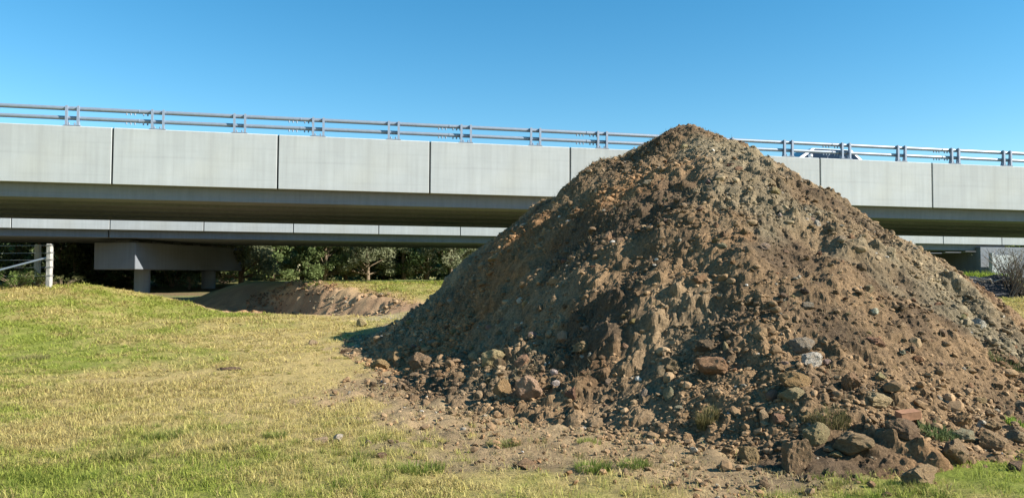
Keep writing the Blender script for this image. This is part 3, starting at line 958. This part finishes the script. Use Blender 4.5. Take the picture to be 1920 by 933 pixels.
def girder_mesh(t0, t1, bw, tw, z0, z1):
    bm = bmesh.new()
    pts = [(-bw / 2, z0), (bw / 2, z0), (bw / 2, z0 + .14), (tw / 2, z1 - .16), (tw / 2, z1), (-tw / 2, z1), (-tw / 2, z1 - .16), (-bw / 2, z0 + .14)]
    bm_prism(bm, pts, lambda p: Vector((t0, p[0], p[1])), lambda p: Vector((t1, p[0], p[1])))
    return bm_mesh('girder', bm, M_girder)

def build_bridge(name, label, y0, z0, joint_t, k0, k1, t0, t1, width, ng, splits):
    b = bridge_empty(name, y0, z0, label)
    for k in range(k0, k1):
        obj('parapet_panel', ME_panel, b, (joint_t + k * PITCHP + .025, 0, 0))
        obj('joint_strip', ME_joint, b, (joint_t + k * PITCHP, 0, 0))
        obj('parapet_panel', ME_panel, b, (joint_t + k * PITCHP + .025 + PW, width, 0), (0, 0, math.pi))
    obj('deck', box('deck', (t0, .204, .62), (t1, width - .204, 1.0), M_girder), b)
    obj('road_surface', box('road_surface', (t0, .42, 1.004), (t1, width - .42, 1.06), M_asph), b)
    obj('kerb', box('kerb', (t0, .206, 1.004), (t1, .416, 1.3), M_conc, .02), b)
    obj('kerb', box('kerb', (t0, width - .416, 1.004), (t1, width - .206, 1.3), M_conc, .02), b)
    # outermost girder shows a flat web under the parapet, the inner ones flare
    sp = (width - 1.9) / (ng - 1)
    cuts = [t0] + splits + [t1]
    for a, c in zip(cuts[:-1], cuts[1:]):
        for g in range(ng):
            yc = .95 + g * sp
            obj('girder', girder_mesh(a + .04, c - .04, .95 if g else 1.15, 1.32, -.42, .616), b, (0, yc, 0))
    return b

B1 = build_bridge('road_bridge', 'near concrete road bridge with steel twin rail crossing behind the heap', 26.0, 4.365, -2.78, -5, 7, -30, 34, 10.7, 5, [])
B2 = build_bridge('road_bridge', 'far concrete road bridge seen low under the near one on a pier', 46.9, 4.10, -12.81, -5, 11, -42, 36, 9.6, 5, [-22.6])

# twin rail on the near bridge
def post_mesh():
    bm = bmesh.new()
    prof = [(.015, 0), (.20, 0), (.135, .30), (.11, .60), (.03, .60)]
    bm_prism(bm, prof, lambda p: Vector((-.012, p[0], p[1])), lambda p: Vector((.012, p[0], p[1])))
    bm_box(bm, (-.035, -.004, 0), (.035, .012, .585))
    return bm_mesh('rail_post', bm, M_galvd)
ME_post = post_mesh()
ME_base = box('base_plate', (-.24, .0, 0), (.24, .19, .022), M_galvd, .004)
def bolt_mesh():
    bm = bmesh.new()
    for bx in (-.09, .07):
        bm_tube(bm, [(bx, .03, .0), (bx, .03, .075)], .017, 6)
        bm_tube(bm, [(bx, .03, .02), (bx, .03, .045)], .03, 6)
    return bm_mesh('anchor_bolt', bm, M_galvd)
ME_abolt = bolt_mesh()
def rail_mesh(name, L, r):
    bm = bmesh.new()
    n = 12
    A = []; Bq = []
    for k in range(n):
        a = k * 2 * math.pi / n
        A.append(bm.verts.new((0.004, .055 * math.cos(a), r * math.sin(a)))); Bq.append(bm.verts.new((L - .004, .055 * math.cos(a), r * math.sin(a))))
    bm.faces.new([bm.verts.new(v.co) for v in A][::-1]); bm.faces.new([bm.verts.new(v.co) for v in Bq])
    for k in range(n): bm.faces.new([A[k], A[(k + 1) % n], Bq[(k + 1) % n], Bq[k]])
    return bm_mesh(name, bm, M_galv, False)
ME_top = rail_mesh('top_rail', 4.8, .066); ME_low = rail_mesh('lower_rail', 4.8, .062)
for m_ in (ME_top, ME_low):
    m_.polygons.foreach_set('use_smooth', np.array([len(p.vertices) == 4 for p in m_.polygons]))
def splice_mesh(r):
    bm = bmesh.new()
    for k in range(7):
        if k == 3: continue
        bm_tube(bm, [(-.36 + k * .12, -.01, -r - .055), (-.36 + k * .12, -.01, -r + .02)], .024, 6)
    bm_tube(bm, [(-.012, 0, 0), (.012, 0, 0)], r + .005, 12)
    return bm_mesh('splice_bolts', bm, M_galvd)
ME_spl = splice_mesh(.064)
for k in range(-2, 8):
    for nm, mm, zz_ in (('top_rail', ME_top, PANEL_H + .545), ('lower_rail', ME_low, PANEL_H + .255)):
        o = obj(nm, mm, B1, (-11.72 + k * 4.8, .165, zz_))
        obj('splice_bolts', ME_spl, o, (0, 0, 0), kind='stuff')
for k in range(-3, 18):
    t = -13.56 + k * 2.397
    base = obj('base_plate', ME_base, B1, (t, .01, PANEL_H + .001))
    obj('anchor_bolts', ME_abolt, base, (0, 0, .02), kind='stuff')
    for d in (-.16, .16):
        obj('rail_post', ME_post, B1, (t + d, .012, PANEL_H + .023))

# pier under the far bridge
pc = at(215, 505, 43.6); pc.z = 0
pier = empty('bridge_pier', (pc.x, pc.y, 0), 'concrete hammerhead pier with two round columns under the far bridge', 'bridge pier', None, (0, 0, math.atan2(-2.35, 9.2)))
zb = at(213, 505, 43.6).z; zt = at(213, 454, 43.6).z
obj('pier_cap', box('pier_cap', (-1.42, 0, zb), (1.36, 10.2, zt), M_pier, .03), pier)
for yy in (1.9, 8.1):
    bm = bmesh.new(); bm_tube(bm, [(0.25, yy, -.3), (0.25, yy, zb - .004)], .44, 28)
    me = bm_mesh('column', bm, M_pier, True)
    me.polygons.foreach_set('use_smooth', np.array([len(p.vertices) == 4 for p in me.polygons]))
    obj('column', me, pier)
ME_bear = box('bearing_pad', (-.5, -.35, 0), (.5, .35, .16), M_pier, .01)
for k in range(5):
    obj('bearing_pad', ME_bear, pier, (0, .9 + k * 1.85, zt + .003))

# abutment of the far bridge, right
ap = at(1838, 463, 54.0)
ab = empty('bridge_abutment', (ap.x, ap.y, 0), 'concrete abutment carrying the right end of the far bridge', 'bridge abutment', None, (0, 0, YAW))
obj('cheek_wall', box('cheek_wall', (0, 0, 0.6), (9, .4, 3.72), M_pier, .02), ab)
obj('bearing_wall', box('bearing_wall', (.15, .404, 0.6), (1.2, 9.2, 3.4), M_pier, .02), ab)
bm = bmesh.new()
bm_prism(bm, [(0.25, 1.2), (2.3, 3.15), (.25, 3.15)], lambda p: Vector((p[0], -.9, p[1])), lambda p: Vector((p[0], -.6, p[1])))
obj('wing_wall', bm_mesh('wing_wall', bm, M_conc), ab)
obj('wall_post', box('wall_post', (0, -.98, .9), (.2, -.7, 3.3), M_conc, .01), ab)

# ------------------------------------------------------------------ car on the near bridge
car_local = Matrix.Translation((0, 26.0, 4.365)) @ Matrix.Rotation(YAW, 4, 'Z') @ Matrix.Rotation(GRADE, 4, 'Y')
cp = car_local @ Vector((13.35, 2.7, 1.064))
car = empty('car', cp, 'white hatchback driving left along the near bridge behind the rail', 'car', None, (0, GRADE, YAW))
def loft(sections, mat_, name):
    bm = bmesh.new(); rings = [[bm.verts.new(p) for p in s] for s in sections]
    n = len(rings[0])
    for a, b in zip(rings[:-1], rings[1:]):
        for k in range(n): bm.faces.new([a[k], a[(k + 1) % n], b[(k + 1) % n], b[k]])
    bm.faces.new(rings[0][::-1]); bm.faces.new(rings[-1])
    bmesh.ops.bevel(bm, geom=[e for e in bm.edges], offset=.02, segments=1, affect='EDGES')
    return bm_mesh(name, bm, mat_, False)
def sec(x, zb_, zt_, hw, hwt):
    return [(x, -hw, zb_), (x, hw, zb_), (x, hw + .02, (zb_ + zt_) / 2), (x, hwt, zt_), (x, -hwt, zt_), (x, -hw - .02, (zb_ + zt_) / 2)]
obj('body', loft([sec(-2.1, .35, .62, .6, .55), sec(-1.95, .25, .76, .82, .75), sec(-1.3, .22, .92, .86, .8), sec(0, .22, .96, .87, .82), sec(1.5, .22, .97, .86, .8), sec(1.95, .28, .9, .82, .76), sec(2.05, .4, .75, .7, .66)], M_paint, 'body'), car)
def quadv(pts): return [Vector(p) for p in pts]
bm = bmesh.new()
lo_ = quadv([(-1.35, -.78, .95), (1.6, -.78, .95), (1.6, .78, .95), (-1.35, .78, .95)]); hi_ = quadv([(-.55, -.6, 1.41), (1.17, -.6, 1.40), (1.17, .6, 1.40), (-.55, .6, 1.41)])
md_ = [a.lerp(b_, .95) + Vector((0, 0, .02)) for a, b_ in zip(lo_, hi_)]
tp_ = quadv([(-.35, -.5, 1.435), (1.0, -.5, 1.425), (1.0, .5, 1.425), (-.35, .5, 1.435)])
rings = [[bm.verts.new(p) for p in r] for r in (lo_, md_, tp_)]
for a, b_ in zip(rings[:-1], rings[1:]):
    for k in range(4): bm.faces.new([a[k], a[(k + 1) % 4], b_[(k + 1) % 4], b_[k]])
bm.faces.new(rings[-1])
obj('cabin', bm_mesh('cabin', bm, M_paint), car)
def pane(name, pts, push):
    bm = bmesh.new(); n = Vector(push)
    A = [bm.verts.new(Vector(p) + n * .004) for p in pts]; Bv = [bm.verts.new(Vector(p) + n * .014) for p in pts]
    bm.faces.new(A[::-1]); bm.faces.new(Bv)
    for k in range(len(pts)): bm.faces.new([A[k], A[(k + 1) % len(pts)], Bv[(k + 1) % len(pts)], Bv[k]])
    return obj(name, bm_mesh(name, bm, M_glass), car)
def on(u, w, side):   # a spot on a sloping cabin side, u along, w up
    a, b_ = (0, 1) if side < 0 else (3, 2)
    return lo_[a].lerp(lo_[b_], u).lerp(md_[a].lerp(md_[b_], u), w)
for sd in (-1, 1):
    for u0, u1, v0, v1 in ((.07, .44, .08, .44), (.45, .78, .45, .78), (.79, .95, .79, .93)):
        pane('side_window', [on(u0, .08, sd), on(u1, .08, sd), on(v1, .95, sd), on(v0, .95, sd)], (0, sd, .3))
def fr(u, w, f):
    a, b_ = (0, 3) if f else (1, 2)
    return lo_[a].lerp(lo_[b_], u).lerp(md_[a].lerp(md_[b_], u), w)
pane('windscreen', [fr(.05, .05, 1), fr(.95, .05, 1), fr(.95, .95, 1), fr(.05, .95, 1)], (-.5, 0, .8))
pane('rear_window', [fr(.1, .25, 0), fr(.9, .25, 0), fr(.9, .92, 0), fr(.1, .92, 0)], (.8, 0, .5))
for wx in (-1.3, 1.3):
    for sd in (-1, 1):
        bm = bmesh.new(); bm_tube(bm, [(0, -.1, 0), (0, -.07, 0), (0, .07, 0), (0, .1, 0)], [.29, .31, .31, .29], 20)
        w_ = obj('wheel', bm_mesh('wheel', bm, M_rubber), car, (wx, sd * .80, .31))
        bm = bmesh.new(); bm_tube(bm, [(0, -.005, 0), (0, .012, 0)], [.2, .19], 16)
        obj('rim', bm_mesh('rim', bm, M_alloy), w_, (0, sd * .102, 0))
for sd in (-1, 1):
    obj('tail_lamp', box('tail_lamp', (2.0, sd * .66 - .1, .72), (2.06, sd * .66 + .1, .88), M_lamp, .01), car)
    obj('headlight', box('headlight', (-2.12, sd * .56 - .14, .6), (-2.02, sd * .56 + .14, .72), M_alloy, .01), car)
    bm = bmesh.new(); bm_box(bm, (-.95, sd * .92 - .08, .98), (-.82, sd * .92 + .08, 1.1), .02)
    obj('wing_mirror', bm_mesh('wing_mirror', bm, M_paint), car)

# ------------------------------------------------------------------ fence at the left
fp = hit(92, 531)
fz = float(land(np.array([fp[0]]), np.array([24.2]))[0])
f0 = at(92, 531, 24.2); fx = f0.x
fence = empty('fence', (fx, 24.2, fz), 'wire stock fence with pale strainer post and pipe stay at the left edge', 'fence')
bm = bmesh.new(); bm_box(bm, (-.075, -.075, -.15), (.075, .075, at(92, 457, 24.2).z - fz), .018)
bmesh.ops.subdivide_edges(bm, edges=[e for e in bm.edges if abs(e.verts[0].co.z - e.verts[1].co.z) > .5], cuts=8)
for v in bm.verts: v.co += Vector((random.uniform(-.006, .006), random.uniform(-.006, .006), 0))
sp_ = obj('strainer_post', bm_mesh('strainer_post', bm, M_post), fence)
wz = [at(92, k, 24.2).z - fz for k in (460, 474, 487, 501, 517)]
for q_ in wz:
    bm = bmesh.new()
    for dz in (-.012, .012):
        pts = [(.08 * sx, .08 * sy, dz + q_ + .008 * sx) for sx, sy in ((-1, -1), (1, -1), (1, 1), (-1, 1), (-1, -1))]
        bm_tube(bm, pts, .008, 5)
    obj('wire_tie', bm_mesh('wire_tie', bm, M_wire), sp_)
    bm = bmesh.new(); bm_tube(bm, [(-.1, 0, q_), (-2.5, .15, q_ - .012), (-6, .4, q_)], .0055, 5)
    obj('wire', bm_mesh('wire', bm, M_wire), fence)
a_ = at(88, 483, 24.2) - Vector((fx, 24.2, fz)); b_ = at(0, 506, 24.0) - Vector((fx, 24.2, fz))
e_ = b_ + (b_ - a_) * 1.2
bm = bmesh.new(); bm_tube(bm, [a_, e_], .035, 10)
obj('stay_pipe', bm_mesh('stay_pipe', bm, M_galv, True), fence)
p2 = at(70, 512, 29.5); g2 = float(land(np.array([p2.x]), np.array([29.5]))[0])
bm = bmesh.new(); bm_box(bm, (-.09, -.09, -.2), (.09, .09, at(70, 458, 29.5).z - g2), .015)
obj('timber_post', bm_mesh('timber_post', bm, M_post), None, (p2.x, 29.5, g2), label='grey fence post in shade behind the pale strainer post', category='fence post')

# ------------------------------------------------------------------ trees and shrubs
def leaf_cloud(centres, radii, per, size, cols, rs):
    """small leaf faces spread through clumps; returns verts, faces, colours"""
    Vs, Cs = [], []
    for (c, r, col) in zip(centres, radii, cols):
        n = int(per * (r / np.mean(radii)) ** 2) + 6
        d = rs.normal(size=(n, 3)); d /= np.linalg.norm(d, axis=1)[:, None]
        p = c + d * (r * rs.uniform(.25, 1.0, (n, 1)) ** .6) * np.array([1, 1, .85])
        a = rs.normal(size=(n, 3)); a /= np.linalg.norm(a, axis=1)[:, None]
        b = np.cross(a, rs.normal(size=(n, 3))); b /= np.linalg.norm(b, axis=1)[:, None]
        L = size * rs.uniform(.6, 1.5, (n, 1)); Wd = L * rs.uniform(.35, .6, (n, 1))
        Vs.append(np.stack([p - a * L, p + b * Wd, p + a * L, p - b * Wd], 1).reshape(-1, 3))
        Cs.append(np.repeat(col * rs.uniform(.7, 1.3, (n, 1)), 4, 0))
    Vv = np.concatenate(Vs); Ff = np.arange(len(Vv)).reshape(-1, 4)
    return Vv, Ff, np.concatenate(Cs)

def tree_meshes(seed, h, w, base, ca, cb, nclump, per, size, droop=.0):
    rs = np.random.default_rng(seed)
    cs, rr, cc = [], [], []
    bm = bmesh.new()
    tr = [(0, 0, -.3), (rs.uniform(-.1, .1), rs.uniform(-.1, .1), h * .3), (rs.uniform(-.3, .3), rs.uniform(-.3, .3), h * .62), (rs.uniform(-.4, .4), rs.uniform(-.4, .4), h * .93)]
    bm_tube(bm, tr, [.024 * h, .019 * h, .012 * h, .004 * h], 8)
    for k in range(nclump):
        u = rs.uniform(0, 1) ** .9
        zc = base + (h - base) * u
        prof = math.sin(math.pi * min(1, .30 + .66 * u)) ** .6
        a = rs.uniform(0, 6.28); q = w * prof * math.sqrt(rs.uniform(.05, 1)) * .5
        c = np.array([q * math.cos(a), q * math.sin(a), zc])
        cs.append(c); rr.append(rs.uniform(.35, .8) * w * .2)
        cc.append(lerp(np.array(ca), np.array(cb), rs.uniform(0, 1)))
        if k % 3 == 0:
            f_ = max(.12, (zc - .1 * h) / h * .8)
            i = min(2, int(f_ * 3)); s0 = Vector(tr[i]).lerp(Vector(tr[i + 1]), min(1, f_ * 3 - i))
            bm_tube(bm, [s0, s0.lerp(Vector(c), .55) + Vector((0, 0, -.1)), Vector(c)], [.008 * h, .005 * h, .002 * h], 5)
    V_, F_, C_ = leaf_cloud(cs, rr, per, size, cc, rs)
    return raw_mesh('crown', V_, F_, M_leaf, C_, False), bm_mesh('trunk', bm, M_bark, True)

KINDS = {
 'grey': [tree_meshes(11, 8.5, 5.0, .8, (.20, .22, .12), (.31, .32, .19), 90, 130, .105), tree_meshes(12, 7.8, 4.4, .6, (.18, .21, .10), (.29, .31, .17), 85, 130, .105)],
 'green': [tree_meshes(13, 8.0, 4.6, .5, (.15, .20, .075), (.23, .28, .11), 90, 130, .105), tree_meshes(14, 9.0, 5.2, .7, (.14, .185, .07), (.20, .25, .10), 90, 130, .105)],
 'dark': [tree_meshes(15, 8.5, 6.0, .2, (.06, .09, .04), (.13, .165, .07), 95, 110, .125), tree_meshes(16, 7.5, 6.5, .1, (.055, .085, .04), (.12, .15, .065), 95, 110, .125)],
}
TREES = [
 # px, depth, kind, scale, label
 (-70, 60, 'green', .9, 'mid green tree at the left edge behind the fence'),
 (30, 63, 'green', .85, 'mid green tree behind the wire fence at left'),
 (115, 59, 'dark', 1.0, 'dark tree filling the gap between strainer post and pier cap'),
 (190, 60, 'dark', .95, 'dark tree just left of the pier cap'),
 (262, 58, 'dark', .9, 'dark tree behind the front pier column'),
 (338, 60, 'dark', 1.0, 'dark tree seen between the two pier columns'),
 (452, 57, 'grey', .9, 'grey green tree with pale trunk touching the right end of the pier cap'),
 (512, 62, 'green', .95, 'bright green tree next right of the pale trunk tree'),
 (566, 65, 'grey', 1.0, 'grey green tree above the shaded crest of the cut bank'),
 (610, 62, 'green', .8, 'mid green tree above the point where the cut bank turns sunlit'),
 (648, 65, 'grey', .95, 'tall grey green tree in the middle of the tree row'),
 (690, 62, 'grey', .8, 'smaller grey tree above the left end of the sunlit grass bench'),
 (722, 66, 'green', 1.0, 'green tree behind the smaller grey tree'),
 (758, 63, 'grey', .85, 'grey green tree with forked trunk above the sunlit bench'),
 (800, 64, 'green', .9, 'yellow green tree second from the heap outline'),
 (846, 62, 'grey', .9, 'grey green tree nearest the heap left outline'),
 (900, 66, 'green', 1.0, 'dark green tree half hidden by the heap left outline'),
]
for px, dp, kd, sc, lab in TREES:
    dp = 63.5 + .26 * (px - CX) / F_PX * 62 + (dp - 62) * .7
    p = at(px, 500, dp); gz = float(land(np.array([p.x]), np.array([dp]))[0]) - .15
    t = empty('tree', (p.x, dp, gz), lab, 'tree', 'trees in a row beyond the bridges', (0, 0, random.uniform(0, 6.3)))
    t.scale = (sc * 1.12, sc * 1.12, sc)
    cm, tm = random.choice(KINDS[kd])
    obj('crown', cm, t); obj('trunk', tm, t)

# farther woods that read as one mass
rs = np.random.default_rng(55)
cs, rr, cc = [], [], []
for k in range(620):
    xx = rs.uniform(-75, 60); yy = rs.uniform(74, 90)
    cs.append(np.array([xx, yy, 1.4 + rs.uniform(0, 7.0)])); rr.append(rs.uniform(.9, 1.8))
    cc.append(lerp(np.array((.11, .16, .06)), np.array((.22, .26, .11)), rs.uniform(0, 1)))
for k in range(330):
    xx = rs.uniform(-50, 20); yy = rs.uniform(66, 72) + .2 * xx
    cs.append(np.array([xx, yy, 1.4 + rs.uniform(0, 3.6)])); rr.append(rs.uniform(.6, 1.1))
    cc.append(lerp(np.array((.18, .23, .105)), np.array((.29, .33, .17)), rs.uniform(0, 1)))
V_, F_, C_ = leaf_cloud(cs, rr, 110, .26, cc, rs)
obj('woods', raw_mesh('woods', V_, F_, M_leaf, C_), kind='stuff')

def shrub(px, dp, h, w, ca, cb, label, n=16, per=40, size=.05, seed=1, name='shrub', stems=True):
    rs = np.random.default_rng(seed)
    p = at(px, 500, dp); gz = float(top(np.array([p.x]), np.array([dp]))[0])
    o = empty(name, (p.x, dp, gz), label, 'shrub', 'shrubs under and beside the bridges')
    cs, rr, cc = [], [], []
    bm = bmesh.new()
    for k in range(n):
        a = rs.uniform(0, 6.28); q = .5 * w * math.sqrt(rs.uniform(0, 1)); zc = h * rs.uniform(.15, .95)
        c = np.array([q * math.cos(a), q * math.sin(a), zc]); cs.append(c); rr.append(rs.uniform(.12, .22) * max(h, w * .7))
        cc.append(lerp(np.array(ca), np.array(cb), rs.uniform(0, 1)))
        bm_tube(bm, [(rs.uniform(-.05, .05), rs.uniform(-.05, .05), -.1), tuple(c * np.array([.5, .5, .6])), tuple(c)], [.02, .012, .005], 5)
    V_, F_, C_ = leaf_cloud(cs, rr, per, size, cc, rs)
    obj('foliage', raw_mesh('foliage', V_, F_, M_leaf, C_), o)
    obj('stem', bm_mesh('stem', bm, M_bark), o)
    return o
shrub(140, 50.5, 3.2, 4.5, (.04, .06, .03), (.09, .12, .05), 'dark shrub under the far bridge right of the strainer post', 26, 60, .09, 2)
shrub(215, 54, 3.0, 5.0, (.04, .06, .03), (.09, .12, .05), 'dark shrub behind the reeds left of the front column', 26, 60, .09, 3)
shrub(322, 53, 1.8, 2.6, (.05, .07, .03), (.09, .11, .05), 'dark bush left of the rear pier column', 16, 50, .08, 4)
shrub(356, 50, 1.9, 1.4, (.06, .10, .06), (.12, .17, .10), 'leafy green sapling touching the rear pier column', 12, 36, .09, 5)
shrub(420, 56, 1.6, 3.2, (.13, .16, .04), (.22, .24, .08), 'yellow green bush right of the rear pier column', 18, 50, .08, 6)
shrub(470, 60, 1.4, 4.0, (.14, .19, .04), (.22, .26, .07), 'bright low bush behind the pale trunk tree', 18, 50, .08, 7)
shrub(30, 24.3, .55, 1.3, (.08, .13, .03), (.16, .21, .06), 'leafy green weeds under the stay pipe', 22, 60, .03, 8)
shrub(70, 24.5, .4, 1.0, (.10, .13, .04), (.19, .2, .08), 'weeds around the foot of the strainer post', 18, 50, .025, 9)
shrub(6, 26.5, 1.3, .8, (.17, .16, .10), (.27, .23, .15), 'dry pale bush at the left edge behind the fence wires', 18, 40, .035, 10)
shrub(118, 24.9, .25, 1.1, (.13, .15, .05), (.22, .21, .09), 'low weeds right of the strainer post', 14, 40, .022, 12)

def reeds(px, dp, n, h, label, seed):
    rs = np.random.default_rng(seed)
    p = at(px, 520, dp); gz = float(land(np.array([p.x]), np.array([dp]))[0])
    bm = bmesh.new()
    for k in range(n):
        a = rs.uniform(-1.2, 1.2); L = h * rs.uniform(.6, 1); s = rs.uniform(.15, .5) * (1 if rs.uniform() > .45 else -1)
        x0 = rs.uniform(-.25, .25)
        bm_tube(bm, [(x0, rs.uniform(-.1, .1), -.1), (x0 + s * L * .25, 0, L * .6), (x0 + s * L * .75, .05, L)], [.018, .014, .006], 5)
    return obj('reed_clump', bm_mesh('reed_clump', bm, M_post), None, (p.x, dp, gz), label=label, category='reeds', group='bare reeds at the crest')
reeds(190, 28.5, 7, 1.4, 'tall bare arching reeds left of the front pier column', 3)
reeds(163, 28.0, 3, .95, 'shorter bare reeds left of the tall arching reeds', 4)

# dry branching bush, dark bank and plastic at the right edge
def dry_bush(px, dp, h, w, label, seed):
    rs = np.random.default_rng(seed)
    p = at(px, 520, dp); gz = float(land(np.array([p.x]), np.array([dp]))[0])
    bm = bmesh.new()
    for k in range(70):
        a = rs.uniform(0, 6.28); q = .5 * w * math.sqrt(rs.uniform(0, 1)); L = h * rs.uniform(.5, 1)
        s = Vector((rs.uniform(-.4, .4), rs.uniform(-.3, .3), -.1)); e = Vector((q * math.cos(a), q * math.sin(a), L))
        m_ = s.lerp(e, .5) + Vector((rs.uniform(-.15, .15), rs.uniform(-.15, .15), 0))
        bm_tube(bm, [s, m_, e], [.02, .012, .005], 4, False)
        for j in range(4):
            f = m_.lerp(e, rs.uniform(0, 1)); g = f + Vector((rs.uniform(-.35, .35), rs.uniform(-.35, .35), rs.uniform(.05, .4)))
            bm_tube(bm, [f, g], [.007, .003], 3, False)
    o = empty('dry_bush', (p.x, dp, gz), label, 'bush')
    obj('branches', bm_mesh('branches', bm, mat_plain('dry_twig', (.17, .145, .115), .95, .1, 0, .3)), o)
    n = 900
    P = np.column_stack([rs.normal(0, w * .25, n), rs.normal(0, w * .25, n), h * rs.uniform(.2, .95, n)])
    b = blades('dry_leaves', P, rs.uniform(.05, .13, n), rs.uniform(.012, .03, n), lerp(C(.2, .18, .13), C(.11, .12, .06), rs.uniform(0, 1, (n, 1))), M_straw, o, 1, 1.6)
    return o
dry_bush(1905, 25.0, 1.55, 1.9, 'grey leafless bush at the right edge beside black plastic', 21)
p = at(1856, 540, 25.3)
xs = np.linspace(-1.3, 1.3, 40); ys = np.linspace(-.9, .9, 20)
X, Y = np.meshgrid(xs, ys); xx, yy = X.ravel(), Y.ravel()
gz = land(xx + p.x, yy + 25.3)
bank = .38 * np.exp(-(yy / .5) ** 2) * ss(1.3, .7, np.abs(xx)) + .10 * fbm(xx * 3, yy * 3, 201, 3)
me = raw_mesh('plastic_sheet', np.column_stack([xx, yy, bank + gz - gz.mean() - .05]), grid_faces(40, 20), M_plast, None, False)
obj('plastic_sheet', me, None, (p.x, 25.3, float(gz.mean())), label='crumpled black plastic sheet over a low bank beside the grey bush', category='plastic sheet')
bm = bmesh.new()
rs = np.random.default_rng(31)
for k in range(13):
    s = Vector((rs.uniform(-1.2, 1.2), rs.uniform(-.4, .3), .25 + rs.uniform(0, .15))); e = s + Vector((rs.uniform(-.6, .6), rs.uniform(-.2, .2), rs.uniform(-.15, .2)))
    bm_tube(bm, [s, s.lerp(e, .5) + Vector((0, 0, rs.uniform(-.05, .08))), e], [.03, .025, .012], 5)
obj('dead_branches', bm_mesh('dead_branches', bm, mat_plain('grey_wood', (.33, .31, .28), .95, .1, 0, .3)), None, (p.x, 25.2, float(gz.mean())),
    label='pale dead branches thrown on the black plastic sheet', category='branches')
t_ = tuft(1836, 512, 10, .2, .1, (.2, .3, .03), (.3, .4, .06), 'x')
bpy.data.objects.remove(t_)
p = at(1835, 512, 27.0); n = 900
P = np.column_stack([rng.normal(0, .55, n), rng.normal(0, .2, n), np.zeros(n)])
gz = float(land(np.array([p.x]), np.array([27.0]))[0])
o = blades('grass_tuft', P, rng.uniform(.15, .4, n) , rng.uniform(.02, .035, n), lerp(C(.2, .28, .03), C(.32, .38, .07), rng.uniform(0, 1, (n, 1))), M_grass, None, 2, .7,
           label='bright green grass clump behind the black plastic sheet', category='grass tuft')
o.location = (p.x, 27.0, p.z - .25)
